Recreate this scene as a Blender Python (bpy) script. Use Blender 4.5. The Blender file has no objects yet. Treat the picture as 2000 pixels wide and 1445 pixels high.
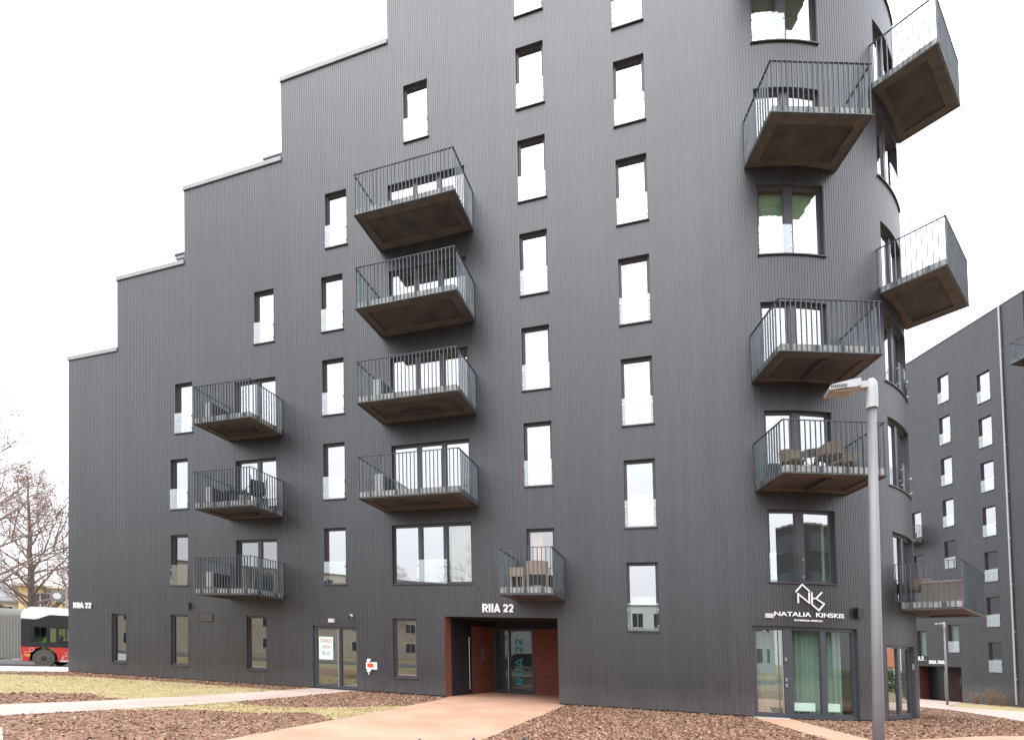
import bpy, math, random
from mathutils import Matrix, Vector
from mathutils.geometry import tessellate_polygon
R = math.radians
random.seed(7)
SC = bpy.context.scene
COL = SC.collection

# ------------------------------------------------------------------ camera
# The photograph was straightened after it was taken: its verticals are upright while
# its horizon stays tilted 2 degrees.  The camera carries that (tiny) shear itself, so
# the scene is built true: level floors, plumb walls, square balconies.
def cam_axes(y, p, r):
    cy, sy, cp, sp, cr, sr = math.cos(y), math.sin(y), math.cos(p), math.sin(p), math.cos(r), math.sin(r)
    f = Vector((-sy*cp, cy*cp, sp)); r0 = Vector((cy, sy, 0)); u0 = r0.cross(f)
    return cr*r0+sr*u0, -sr*r0+cr*u0, f
CR, CU, CF = cam_axes(0.3070035, 0.0256427, 0.0365693)
CU2 = CU + 0.0576546*CR
CAM = Vector((0, -15.316, 1.51))
cd = bpy.data.cameras.new('camera'); cam = bpy.data.objects.new('camera', cd); COL.objects.link(cam)
cd.sensor_width = 36; cd.lens = 18.153; cd.shift_y = 0.26295; cd.clip_start = 0.1; cd.clip_end = 2000
mount = bpy.data.objects.new('camera_mount', None); COL.objects.link(mount)
cam.parent = mount
cam.matrix_parent_inverse = Matrix(((CR.x, CU2.x, -CF.x, CAM.x), (CR.y, CU2.y, -CF.y, CAM.y), (CR.z, CU2.z, -CF.z, CAM.z), (0, 0, 0, 1)))
SC.camera = cam

# ------------------------------------------------------------------ light
W = bpy.data.worlds.new('World'); SC.world = W; W.use_nodes = True
nt = W.node_tree; nt.nodes.clear()
def N(nt, t, **k):
    n = nt.nodes.new(t)
    for a, b in k.items(): setattr(n, a, b)
    return n
SUN_EL, SUN_AZ = 68, 190
sky = N(nt, 'ShaderNodeTexSky', sky_type='NISHITA', sun_disc=False, sun_elevation=R(SUN_EL), sun_rotation=R(SUN_AZ))
hs = N(nt, 'ShaderNodeHueSaturation'); hs.inputs['Saturation'].default_value = .3; hs.inputs['Value'].default_value = .1
nt.links.new(sky.outputs[0], hs.inputs['Color'])
tc = N(nt, 'ShaderNodeTexCoord'); sp = N(nt, 'ShaderNodeSeparateXYZ'); nt.links.new(tc.outputs['Generated'], sp.inputs[0])
mr = N(nt, 'ShaderNodeMapRange'); nt.links.new(sp.outputs['Z'], mr.inputs[0])        # overcast sky: three times brighter overhead than at the horizon
mr.inputs[1].default_value = 0; mr.inputs[2].default_value = 1; mr.inputs[3].default_value = .36; mr.inputs[4].default_value = 1.0
cc = N(nt, 'ShaderNodeMixRGB', blend_type='MULTIPLY'); cc.inputs[0].default_value = 1; cc.inputs[1].default_value = (.935, .965, 1.03, 1)
nt.links.new(mr.outputs[0], cc.inputs[2])
mx = N(nt, 'ShaderNodeMixRGB'); mx.inputs[0].default_value = .1
nt.links.new(cc.outputs[0], mx.inputs[1]); nt.links.new(hs.outputs[0], mx.inputs[2])
bg = N(nt, 'ShaderNodeBackground'); bg.inputs[1].default_value = 1.25; nt.links.new(mx.outputs[0], bg.inputs[0])
wo = N(nt, 'ShaderNodeOutputWorld'); nt.links.new(bg.outputs[0], wo.inputs[0])
sl = bpy.data.lights.new('sun', 'SUN'); sl.energy = 0.6; sl.angle = R(60); sl.color = (1, .97, .93)
so = bpy.data.objects.new('sun', sl); COL.objects.link(so)
so.rotation_euler = (R(90-SUN_EL), 0, R(180-SUN_AZ)); so.location = (-20, -30, 40)
SC.view_settings.view_transform = 'Standard'; SC.view_settings.look = 'None'
SC.view_settings.exposure = 1.7; SC.view_settings.gamma = 1
SC.cycles.max_bounces = 8; SC.cycles.transparent_max_bounces = 12; SC.cycles.sample_clamp_indirect = 6

# ------------------------------------------------------------------ materials
def setc(n, v):
    n.default_value = (v[0], v[1], v[2], 1)
def pm(name, c, rough=.6, metal=0, spec=.5, c2=None, scale=8, stretch=(1, 1, 1), bump=0, bscale=None, detail=6, lo=.35, hi=.65, coord='Object'):
    m = bpy.data.materials.new(name); m.use_nodes = True; t = m.node_tree; b = t.nodes['Principled BSDF']
    b.inputs['Roughness'].default_value = rough; b.inputs['Metallic'].default_value = metal
    b.inputs['Specular IOR Level'].default_value = spec
    setc(b.inputs['Base Color'], c)
    if c2 or bump:
        tc = N(t, 'ShaderNodeTexCoord'); mp = N(t, 'ShaderNodeMapping'); mp.inputs['Scale'].default_value = stretch
        t.links.new(tc.outputs[coord], mp.inputs[0])
    if c2:
        no = N(t, 'ShaderNodeTexNoise'); no.inputs['Scale'].default_value = scale; no.inputs['Detail'].default_value = detail
        t.links.new(mp.outputs[0], no.inputs['Vector'])
        cr = N(t, 'ShaderNodeValToRGB'); cr.color_ramp.elements[0].position = lo; cr.color_ramp.elements[1].position = hi
        cr.color_ramp.elements[0].color = (*c, 1); cr.color_ramp.elements[1].color = (*c2, 1)
        t.links.new(no.outputs[0], cr.inputs[0]); t.links.new(cr.outputs[0], b.inputs['Base Color'])
    if bump:
        n2 = N(t, 'ShaderNodeTexNoise'); n2.inputs['Scale'].default_value = bscale or scale*4; n2.inputs['Detail'].default_value = 5
        t.links.new(mp.outputs[0], n2.inputs['Vector'])
        bp = N(t, 'ShaderNodeBump'); bp.inputs['Strength'].default_value = bump; bp.inputs['Distance'].default_value = .02
        t.links.new(n2.outputs[0], bp.inputs['Height']); t.links.new(bp.outputs[0], b.inputs['Normal'])
    return m

def cladding_mat(name, base, tint):
    """dark stained boards: each board its own tone, vertical grain, weathered feet"""
    m = bpy.data.materials.new(name); m.use_nodes = True; t = m.node_tree; b = t.nodes['Principled BSDF']; L = t.links.new
    uv = N(t, 'ShaderNodeUVMap'); s = N(t, 'ShaderNodeSeparateXYZ'); L(uv.outputs[0], s.inputs[0])
    dv = N(t, 'ShaderNodeMath', operation='DIVIDE'); dv.inputs[1].default_value = .08; L(s.outputs[0], dv.inputs[0])
    fl = N(t, 'ShaderNodeMath', operation='FLOOR'); L(dv.outputs[0], fl.inputs[0])
    # board lengths: a seam about every 3-4 m, shifted board by board
    wn = N(t, 'ShaderNodeTexWhiteNoise', noise_dimensions='1D'); L(fl.outputs[0], wn.inputs['W'])
    ad = N(t, 'ShaderNodeMath', operation='MULTIPLY_ADD'); ad.inputs[1].default_value = .24; L(s.outputs[1], ad.inputs[0]); L(wn.outputs[0], ad.inputs[2])
    f2 = N(t, 'ShaderNodeMath', operation='FLOOR'); L(ad.outputs[0], f2.inputs[0])
    cb = N(t, 'ShaderNodeCombineXYZ'); L(fl.outputs[0], cb.inputs[0]); L(f2.outputs[0], cb.inputs[1])
    w2 = N(t, 'ShaderNodeTexWhiteNoise', noise_dimensions='2D'); L(cb.outputs[0], w2.inputs['Vector'])
    mp = N(t, 'ShaderNodeMapping'); mp.inputs['Scale'].default_value = (60, 2.2, 1); L(uv.outputs[0], mp.inputs[0])
    gr = N(t, 'ShaderNodeTexNoise'); gr.inputs['Scale'].default_value = 1; gr.inputs['Detail'].default_value = 5; L(mp.outputs[0], gr.inputs['Vector'])
    m2 = N(t, 'ShaderNodeMapping'); m2.inputs['Scale'].default_value = (.5, .16, 1); L(uv.outputs[0], m2.inputs[0])
    bl = N(t, 'ShaderNodeTexNoise'); bl.inputs['Scale'].default_value = 1.4; bl.inputs['Detail'].default_value = 4; L(m2.outputs[0], bl.inputs['Vector'])
    c1 = N(t, 'ShaderNodeMixRGB'); setc(c1.inputs[1], base); setc(c1.inputs[2], tint); L(w2.outputs[0], c1.inputs[0])
    g1 = N(t, 'ShaderNodeMapRange'); g1.inputs[1].default_value = .25; g1.inputs[2].default_value = .75; g1.inputs[3].default_value = .72; g1.inputs[4].default_value = 1.35; L(gr.outputs[0], g1.inputs[0])
    g2 = N(t, 'ShaderNodeMapRange'); g2.inputs[1].default_value = .3; g2.inputs[2].default_value = .7; g2.inputs[3].default_value = .8; g2.inputs[4].default_value = 1.25; L(bl.outputs[0], g2.inputs[0])
    mm = N(t, 'ShaderNodeMath', operation='MULTIPLY'); L(g1.outputs[0], mm.inputs[0]); L(g2.outputs[0], mm.inputs[1])
    c2 = N(t, 'ShaderNodeMixRGB', blend_type='MULTIPLY'); c2.inputs[0].default_value = 1; L(c1.outputs[0], c2.inputs[1]); L(mm.outputs[0], c2.inputs[2])
    # splash dirt on the lowest boards
    zr = N(t, 'ShaderNodeMapRange'); zr.inputs[1].default_value = .75; zr.inputs[2].default_value = .0; L(s.outputs[1], zr.inputs[0])
    dn = N(t, 'ShaderNodeTexNoise'); dn.inputs['Scale'].default_value = 1; dn.inputs['Detail'].default_value = 4
    m3 = N(t, 'ShaderNodeMapping'); m3.inputs['Scale'].default_value = (9, 1.5, 1); L(uv.outputs[0], m3.inputs[0]); L(m3.outputs[0], dn.inputs['Vector'])
    dm = N(t, 'ShaderNodeMath', operation='MULTIPLY'); L(zr.outputs[0], dm.inputs[0]); L(dn.outputs[0], dm.inputs[1])
    c3 = N(t, 'ShaderNodeMixRGB'); setc(c3.inputs[2], (.105, .1, .092)); L(dm.outputs[0], c3.inputs[0]); L(c2.outputs[0], c3.inputs[1])
    m4 = N(t, 'ShaderNodeMapping'); m4.inputs['Scale'].default_value = (26, 2.0, 1); L(uv.outputs[0], m4.inputs[0])
    sn = N(t, 'ShaderNodeTexNoise'); sn.inputs['Scale'].default_value = 1; sn.inputs['Detail'].default_value = 2; L(m4.outputs[0], sn.inputs['Vector'])
    sr = N(t, 'ShaderNodeMapRange'); sr.inputs[1].default_value = .74; sr.inputs[2].default_value = .80; sr.inputs[4].default_value = .5; L(sn.outputs[0], sr.inputs[0])
    c4 = N(t, 'ShaderNodeMixRGB'); setc(c4.inputs[2], (.13, .13, .13)); L(sr.outputs[0], c4.inputs[0]); L(c3.outputs[0], c4.inputs[1]); c3 = c4
    L(c3.outputs[0], b.inputs['Base Color'])
    b.inputs['Roughness'].default_value = .42; b.inputs['Specular IOR Level'].default_value = .95; b.inputs['Specular Tint'].default_value = (.97, .97, 1, 1)
    bp = N(t, 'ShaderNodeBump'); bp.inputs['Strength'].default_value = .25; bp.inputs['Distance'].default_value = .01; L(gr.outputs[0], bp.inputs['Height']); L(bp.outputs[0], b.inputs['Normal'])
    return m

def glass_mat(name, refl, tint=(.86, .93, .9), rough=0.0, rcol=(1, 1, 1)):
    m = bpy.data.materials.new(name); m.use_nodes = True; t = m.node_tree; t.nodes.clear(); L = t.links.new
    o = N(t, 'ShaderNodeOutputMaterial'); mxs = N(t, 'ShaderNodeMixShader')
    tr = N(t, 'ShaderNodeBsdfTransparent'); setc(tr.inputs[0], tint)
    gl = N(t, 'ShaderNodeBsdfGlossy'); gl.inputs['Roughness'].default_value = rough; setc(gl.inputs[0], rcol)
    lw = N(t, 'ShaderNodeLayerWeight'); pw = N(t, 'ShaderNodeMath', operation='POWER'); pw.inputs[1].default_value = 4.5; L(lw.outputs['Facing'], pw.inputs[0])
    ma = N(t, 'ShaderNodeMath', operation='MULTIPLY_ADD'); ma.inputs[1].default_value = 1-refl; ma.inputs[2].default_value = refl; ma.use_clamp = True
    L(pw.outputs[0], ma.inputs[0]); L(ma.outputs[0], mxs.inputs[0]); L(tr.outputs[0], mxs.inputs[1]); L(gl.outputs[0], mxs.inputs[2]); L(mxs.outputs[0], o.inputs[0])
    return m

def brick_mat(name, c1, c2, mortar, sc=1.0):
    m = bpy.data.materials.new(name); m.use_nodes = True; t = m.node_tree; b = t.nodes['Principled BSDF']; L = t.links.new
    uv = N(t, 'ShaderNodeUVMap'); br = N(t, 'ShaderNodeTexBrick'); L(uv.outputs[0], br.inputs['Vector'])
    setc(br.inputs['Color1'], c1); setc(br.inputs['Color2'], c2); setc(br.inputs['Mortar'], mortar)
    br.inputs['Scale'].default_value = 1; br.inputs['Brick Width'].default_value = .26*sc; br.inputs['Row Height'].default_value = .066*sc
    br.inputs['Mortar Size'].default_value = .007; br.inputs['Bias'].default_value = -.1
    L(br.outputs[0], b.inputs['Base Color']); b.inputs['Roughness'].default_value = .8
    bp = N(t, 'ShaderNodeBump'); bp.inputs['Strength'].default_value = .6; bp.inputs['Distance'].default_value = .01; bp.invert = True
    L(br.outputs['Fac'], bp.inputs['Height']); L(bp.outputs[0], b.inputs['Normal'])
    return m

def mulch_mat(name):
    m = bpy.data.materials.new(name); m.use_nodes = True; t = m.node_tree; b = t.nodes['Principled BSDF']; L = t.links.new
    tc = N(t, 'ShaderNodeTexCoord')
    v = N(t, 'ShaderNodeTexVoronoi'); v.inputs['Scale'].default_value = 22; v.inputs['Randomness'].default_value = 1; L(tc.outputs['Object'], v.inputs['Vector'])
    s = N(t, 'ShaderNodeSeparateColor'); L(v.outputs['Color'], s.inputs[0])
    cr = N(t, 'ShaderNodeValToRGB'); L(s.outputs[0], cr.inputs[0]); e = cr.color_ramp.elements
    e[0].color = (.075, .036, .022, 1); e[1].color = (.34, .2, .13, 1); x = e.new(.35); x.color = (.18, .09, .055, 1); x = e.new(.7); x.color = (.25, .135, .085, 1)
    L(cr.outputs[0], b.inputs['Base Color']); b.inputs['Roughness'].default_value = .85
    bp = N(t, 'ShaderNodeBump'); bp.inputs['Strength'].default_value = 1; bp.inputs['Distance'].default_value = .03; L(v.outputs['Distance'], bp.inputs['Height']); L(bp.outputs[0], b.inputs['Normal'])
    return m

def chip_mat(name, cols, scale=1):
    """colour picked per chip (island)"""
    m = bpy.data.materials.new(name); m.use_nodes = True; t = m.node_tree; b = t.nodes['Principled BSDF']; L = t.links.new
    g = N(t, 'ShaderNodeNewGeometry'); cr = N(t, 'ShaderNodeValToRGB'); L(g.outputs['Random Per Island'], cr.inputs[0]); e = cr.color_ramp.elements
    e[0].color = (*cols[0], 1); e[1].color = (*cols[-1], 1)
    for i, c in enumerate(cols[1:-1]): x = e.new((i+1)/(len(cols)-1)); x.color = (*c, 1)
    L(cr.outputs[0], b.inputs['Base Color']); b.inputs['Roughness'].default_value = .8
    return m

M = dict(
 clad=cladding_mat('stained_boards', (.0140, .0130, .0148), (.0225, .0206, .0242)),
 clad2=cladding_mat('stained_boards_far', (.016, .0155, .019), (.0235, .0225, .0265)),
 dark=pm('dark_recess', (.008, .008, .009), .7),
 frame=pm('window_frame_paint', (.052, .048, .058), .38),
 frame2=pm('door_frame_paint', (.055, .06, .072), .35),
 sill=pm('sill_metal', (.06, .058, .062), .35, .3),
 cap=pm('parapet_metal', (.26, .26, .27), .5, .1, c2=(.31, .31, .32), scale=2),
 rail=pm('galvanised_paint', (.072, .084, .094), .38, .35, c2=(.11, .125, .136), scale=3),
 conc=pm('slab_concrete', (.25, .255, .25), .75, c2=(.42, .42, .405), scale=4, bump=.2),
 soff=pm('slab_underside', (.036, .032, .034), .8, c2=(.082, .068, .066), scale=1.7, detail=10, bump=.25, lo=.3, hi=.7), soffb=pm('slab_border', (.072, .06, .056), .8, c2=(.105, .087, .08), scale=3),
 steel=pm('steel', (.55, .55, .56), .28, .9),
 white=pm('white_plaster', (.62, .62, .59), .8),
 slab=pm('room_ceiling', (.55, .57, .53), .9),
 pane=glass_mat('window_glass', .44),
 pane_lo=glass_mat('clear_glass', .07, (.82, .9, .87)),
 pane_door=glass_mat('door_glass', .32, (.75, .85, .82)),
 pane_dk=glass_mat('porch_glass', .06, (.4, .45, .47)),
 pane_mid=glass_mat('tinted_glass', .26, (.62, .74, .7)),
 bal=glass_mat('balustrade_glass', .17, (.972, .985, .98), 0, (.97, 1, .99)),
 poly=pm('white_letters', (.85, .85, .85), .5),
 brick=brick_mat('red_brick', (.235, .066, .036), (.17, .045, .027), (.08, .035, .027)),
 mulch=mulch_mat('bark_bed'),
 chip=chip_mat('bark_chips', [(.095, .042, .026), (.21, .105, .062), (.29, .155, .095), (.34, .2, .13), (.40, .27, .18)]),
 lawn=pm('dry_lawn', (.30, .235, .10), .9, c2=(.43, .35, .19), scale=1.6, detail=10, bump=.6, bscale=40, lo=.3, hi=.7),
 blade=chip_mat('grass_blades', [(.26, .24, .07), (.38, .31, .13), (.47, .38, .18), (.52, .43, .24)]),
 path=pm('orange_paving', (.43, .235, .155), .8, c2=(.51, .305, .21), scale=.9, detail=9, bump=.12, bscale=60),
 path2=pm('pink_paving', (.40, .295, .25), .8, c2=(.48, .375, .32), scale=.8, detail=9, bump=.1, bscale=60),
 side=pm('pale_pavement', (.5, .5, .48), .85, c2=(.42, .42, .4), scale=1.5),
 kerb=pm('kerb_stone', (.4, .4, .39), .8),
 asph=pm('asphalt', (.05, .05, .052), .85, c2=(.08, .08, .08), scale=3, bump=.2),
 soil=pm('rough_grass_ground', (.16, .13, .06), .95, c2=(.25, .21, .1), scale=.5, detail=9),
 red=pm('bus_red', (.62, .03, .022), .3), bwhite=pm('bus_white', (.82, .82, .82), .35),
 black=pm('black_paint', (.012, .012, .014), .3), rubber=pm('rubber', (.03, .029, .027), .8),
 tyre=pm('dusty_tyre', (.11, .1, .088), .9), bell=pm('bellows_grey', (.36, .345, .32), .9),
 bglass=glass_mat('bus_glass', .05, (.42, .5, .48)),
 yel=pm('yellow_render', (.6, .42, .17), .9, c2=(.66, .5, .26), scale=.5), pal=pm('pale_render', (.55, .52, .48), .9),
 roofr=pm('red_roof', (.35, .12, .06), .8), roofg=pm('grey_roof', (.2, .2, .21), .8),
 bark=pm('tree_bark', (.12, .09, .075), .95, c2=(.2, .16, .135), scale=6), twig=pm('twigs', (.26, .19, .16), .95),
 seed=chip_mat('dry_leaves', [(.24, .13, .09), (.33, .2, .15), (.4, .28, .22)]),
 lamp=pm('lamp_grey', (.42, .42, .44), .4, .3), lampb=pm('lamp_pole_paint', (.165, .16, .17), .45, .2, c2=(.2, .195, .2), scale=1),
 lens=pm('lamp_lens', (.35, .3, .27), .2), wood=pm('rattan', (.12, .09, .065), .7, c2=(.2, .155, .11), scale=30),
 beige=pm('beige_weave', (.24, .19, .16), .85, c2=(.3, .25, .21), scale=20), acg=pm('ac_casing', (.25, .25, .25), .5),
 dkfab=pm('dark_fabric', (.03, .028, .032), .9), gtop=glass_mat('table_glass', .5, (.6, .7, .7)),
 green=pm('leaf_green', (.04, .1, .04), .7), hedge=chip_mat('hedge_leaves', [(.03, .06, .02), (.06, .1, .03), (.1, .15, .05)]),
 curt=pm('green_curtain', (.22, .295, .255), .9), blind=pm('green_blind', (.5, .66, .46), .9), curt_o=pm('orange_curtain', (.75, .3, .08), .9), curt_b=pm('pale_curtain', (.55, .52, .4), .9),
 rad=pm('radiator_white', (.7, .85, .76), .5), poster=pm('poster_paper', (.62, .74, .7), .7),
 ink_r=pm('faded_red_ink', (.45, .2, .16), .8), ink_g=pm('grey_ink', (.2, .22, .22), .8), teal=pm('teal_letters', (.0, .22, .26), .5),
 hred=pm('red_enamel', (.75, .07, .02), .4), downp=pm('downpipe_zinc', (.42, .41, .42), .45, .3),
 wprot=pm('white_facade', (.6, .62, .64), .85), hiv=pm('hi_vis', (.45, .8, .05), .8), coat=pm('teal_coat', (.02, .12, .13), .8), skin=pm('skin', (.45, .28, .2), .6), hatw=pm('pale_cap', (.6, .6, .55), .8), hair=pm('hair', (.05, .035, .025), .8),
 gold=pm('yellow_paint', (.8, .4, .02), .5), lime=pm('lime_panel', (.35, .75, .03), .5), carp=pm('car_silver', (.5, .52, .55), .3, .5), carb=pm('car_blue', (.03, .05, .09), .25, .4), hl=pm('headlight_glass', (.8, .8, .8), .1),
)

# ------------------------------------------------------------------ mesh kit
ORG = {}
class MB:
    def __init__(s): s.v = []; s.f = []; s.uv = []; s.mi = []; s.m = 0; s.X = None
    def pt(s, p):
        if s.X is not None: p = s.X @ Vector(p)
        s.v.append(tuple(p)); return len(s.v)-1
    def face(s, pts, uv=None):
        s.f.append([s.pt(p) for p in pts]); s.uv.append(uv); s.mi.append(s.m)
    def box(s, x0, x1, y0, y1, z0, z1):
        a = [(x0, y0, z0), (x1, y0, z0), (x1, y1, z0), (x0, y1, z0), (x0, y0, z1), (x1, y0, z1), (x1, y1, z1), (x0, y1, z1)]
        i = [s.pt(p) for p in a]
        for q in ((0, 3, 2, 1), (4, 5, 6, 7), (0, 1, 5, 4), (1, 2, 6, 5), (2, 3, 7, 6), (3, 0, 4, 7)):
            s.f.append([i[k] for k in q]); s.uv.append(None); s.mi.append(s.m)
    def ring(s, c, ax, r, n, up=None):
        ax = Vector(ax).normalized(); u = ax.orthogonal().normalized(); w = ax.cross(u)
        return [s.pt(Vector(c)+r*(math.cos(2*math.pi*k/n)*u+math.sin(2*math.pi*k/n)*w)) for k in range(n)]
    def tube(s, pts, rs, n=8, caps=True):
        pts = [Vector(p) for p in pts]
        if not isinstance(rs, (list, tuple)): rs = [rs]*len(pts)
        pr = None; u = None
        for k, p in enumerate(pts):
            ax = (pts[min(k+1, len(pts)-1)]-pts[max(k-1, 0)]).normalized()
            if u is None: u = ax.orthogonal().normalized()
            u = (u-ax*u.dot(ax)).normalized(); w = ax.cross(u)
            rg = [s.pt(p+rs[k]*(math.cos(2*math.pi*j/n)*u+math.sin(2*math.pi*j/n)*w)) for j in range(n)]
            if pr:
                for j in range(n):
                    s.f.append([pr[j], pr[(j+1) % n], rg[(j+1) % n], rg[j]]); s.uv.append(None); s.mi.append(s.m)
            elif caps: s.f.append(rg[::-1]); s.uv.append(None); s.mi.append(s.m)
            pr = rg
        if caps: s.f.append(pr); s.uv.append(None); s.mi.append(s.m)
    def prism(s, poly, a, b, fn):
        """extrude the 2D poly from a to b; fn(u, v, w) -> point"""
        A = [s.pt(fn(u, v, a)) for u, v in poly]; B = [s.pt(fn(u, v, b)) for u, v in poly]; n = len(poly)
        for q in ([A[::-1], B]+[[A[k], A[(k+1) % n], B[(k+1) % n], B[k]] for k in range(n)]):
            s.f.append(list(q)); s.uv.append(None); s.mi.append(s.m)
    def build(s, name, mats, parent=None, smooth=False, org=None):
        if not isinstance(mats, (list, tuple)): mats = [mats]
        o0 = Vector(ORG.get(parent.name, (0, 0, 0))) if parent else Vector(org or (0, 0, 0))
        me = bpy.data.meshes.new(name)
        me.from_pydata([(v[0]-o0.x, v[1]-o0.y, v[2]-o0.z) for v in s.v], [], s.f)
        for m in mats: me.materials.append(m)
        me.polygons.foreach_set('material_index', s.mi)
        if any(u for u in s.uv):
            ul = me.uv_layers.new(name='UVMap'); k = 0
            for fi, f in enumerate(s.f):
                for j in range(len(f)):
                    if s.uv[fi]: ul.data[k].uv = s.uv[fi][j]
                    k += 1
        if smooth: me.polygons.foreach_set('use_smooth', [True]*len(me.polygons))
        me.update()
        o = bpy.data.objects.new(name, me); COL.objects.link(o)
        if parent: o.parent = parent; ORG[o.name] = tuple(o0)
        else: o.location = o0; ORG[o.name] = tuple(o0)
        return o
def tag(o, label=None, cat=None, group=None, kind=None):
    if label: o['label'] = label
    if cat: o['category'] = cat
    if group: o['group'] = group
    if kind: o['kind'] = kind
    return o
def thing(name, loc, label, cat, group=None):
    o = bpy.data.objects.new(name, None); COL.objects.link(o); o.location = loc; ORG[o.name] = tuple(loc)
    return tag(o, label, cat, group)
def copy_tree(o, loc=None, rz=None, label=None, parent=None, scale=None):
    c = o.copy(); COL.objects.link(c)
    if parent: c.parent = parent
    for ch in list(o.children): copy_tree(ch, parent=c)
    if loc is not None: c.location = loc
    if rz is not None: c.rotation_euler = (0, 0, rz)
    if scale: c.scale = (scale,)*3
    if label: c['label'] = label
    return c
def place(o, loc, rz=0):
    o.location = loc; o.rotation_euler = (0, 0, rz); return o

# ------------------------------------------------------------------ terrain
RN = Vector((.669, -.743))          # across the street, towards the camera side
RD = Vector((.743, .669))           # along the street
def gz(x, y):
    t = max(0.0, (x-6.5)*.45+(y-3)*.89); w = min(1, max(0.0, (-21.0-(RN.x*x+RN.y*y))/.03))
    return -.029*min(t, 60)-.17*w
LINES = [(.45, .89, -(6.5*.45+3*.89)), (.45, .89, -(6.5*.45+3*.89)-60), (RN.x, RN.y, 21.0), (RN.x, RN.y, 21.03)]
def clip(poly, a, b, c, sign):
    out = []
    for i in range(len(poly)):
        p, q = poly[i], poly[(i+1) % len(poly)]
        dp = sign*(a*p[0]+b*p[1]+c); dq = sign*(a*q[0]+b*q[1]+c)
        if dp >= 0: out.append(p)
        if (dp > 1e-9 and dq < -1e-9) or (dp < -1e-9 and dq > 1e-9):
            k = dp/(dp-dq); out.append((p[0]+k*(q[0]-p[0]), p[1]+k*(q[1]-p[1])))
    return out
def sheet(name, poly, mat, lift, kind='structure'):
    tris = tessellate_polygon([[Vector((x, y, 0)) for x, y in poly]])
    polys = [[poly[i] for i in t] for t in tris]
    for a, b, c in LINES:
        polys = [r for p in polys for r in (clip(p, a, b, c, 1), clip(p, a, b, c, -1)) if len(r) > 2]
    mb = MB()
    for p in polys:
        ar = sum(p[i][0]*p[(i+1) % len(p)][1]-p[(i+1) % len(p)][0]*p[i][1] for i in range(len(p)))
        if abs(ar) < 1e-6: continue
        if ar < 0: p = p[::-1]
        cx = sum(q[0] for q in p)/len(p); cy = sum(q[1] for q in p)/len(p)
        mb.face([(x, y, gz(x*.999999+cx*.000001, y*.999999+cy*.000001)+lift) for x, y in p])
    return tag(mb.build(name, mat), kind=kind)
def rib(c, poly0=None): pass
sheet('ground', [(-260, -260), (260, -260), (260, 260), (-260, 260)], M['soil'], 0)
sheet('bark_bed', [(-25.6, -13.4), (13.6, -13.4), (13.6, 15.2), (-25.6, 15.2)], M['mulch'], .004)
def wob(poly, amp=.07, step=.35, seed=3):
    rr = random.Random(seed); out = []
    for i in range(len(poly)):
        a, b = poly[i], poly[(i+1) % len(poly)]; l = math.hypot(b[0]-a[0], b[1]-a[1]); n = max(1, int(l/step))
        for k in range(n):
            t = k/n; out.append((a[0]+(b[0]-a[0])*t+rr.uniform(-amp, amp), a[1]+(b[1]-a[1])*t+rr.uniform(-amp, amp)))
    return out
LAWN_A = [(-29, -4.6), (-23.9, -2.5), (-22, -1.5), (-17.1, -1.16), (-13.33, -1.35), (-12.3, -1.6), (-12.4, -2.7), (-12.7, -4.76), (-13.0, -5.9), (-13.5, -6.0), (-15.0, -5.45), (-15.8, -6.1), (-16.6, -6.5), (-19, -8.5), (-29, -13.3)]
LAWN_B = [(-11.35, -7.6), (-10.95, -6.3), (-10.72, -4.9), (-10.45, -5.15), (-9.92, -5.2), (-9.26, -5.1), (-8.54, -4.9), (-7.8, -4.2), (-6.8, -3.0), (-6.76, -6.3), (-7.1, -6.1), (-7.5, -5.8), (-8.1, -5.65), (-8.5, -6.15), (-9, -6.33), (-9.91, -6.5), (-10.6, -6.8)]
LAWN_C = [(13.55, 17.2), (16.1, 16.35), (24, 12.5), (27.5, 9), (23.5, 19), (19.5, 29.2), (18.9, 28.9)]
sheet('lawn', wob(LAWN_A, .09, seed=1), M['lawn'], .008)
sheet('lawn', wob(LAWN_B, .08, seed=2), M['lawn'], .008)
sheet('lawn', LAWN_C, M['lawn'], .008)
MAIN_PATH = [(-7.03, 0.0), (-6.87, -1.33), (-6.72, -5.81), (-6.68, -7.83), (-6.6, -13.5), (-3.1, -13.5), (-3.18, -6.9), (-3.18, -.45), (-3.36, 0)]
P1 = [(-12.27, 0.02), (-10.41, 0.02), (-10.6, -3.25), (-10.7, -4.46), (-10.93, -6.27), (-11.47, -7.83), (-11.95, -9.3), (-13, -12), (-16, -12), (-14.3, -9.3), (-13.22, -6.68), (-12.75, -4.76), (-12.42, -2.7)]
P3 = [(1.99, .25), (2.95, .25), (3.0, -.21), (3.29, -1.43), (3.72, -3.07), (4.05, -4.3), (3.15, -4.9), (2.86, -3.56), (2.46, -2.34), (2.03, -.48)]
P4 = [(2.5, -5.2), (3.9, -3.2), (5.33, -1.97), (6.42, -1.04), (7.68, -.21), (10.2, 1.6), (15, 1.2), (13, -2.5), (9, -4.5), (5, -7.5)]
P5 = [(-10.35, -9.85), (-9.1, -10.5), (-7.2, -12.3), (-10, -13.3), (-13.6, -13.3), (-14, -10.5)]
P6 = [(9.4, 14.6), (10.67, 13.03), (11.3, 12.3), (11.16, 9.4), (10.66, 5.6), (10.3, 2.4), (16.5, 1.5), (19, 9), (16.1, 16.3), (14.3, 16.4), (13.4, 17.1), (19.2, 29.2), (17.75, 32.2), (15.6, 31.4), (9.3, 17.2)]
sheet('path', MAIN_PATH, M['path'], .012); sheet('path', P1, M['path2'], .012); sheet('path', P3, M['path'], .012)
sheet('path', P4, M['path'], .016); sheet('path', P5, M['path2'], .016); sheet('path', P6, M['path2'], .020)
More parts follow.
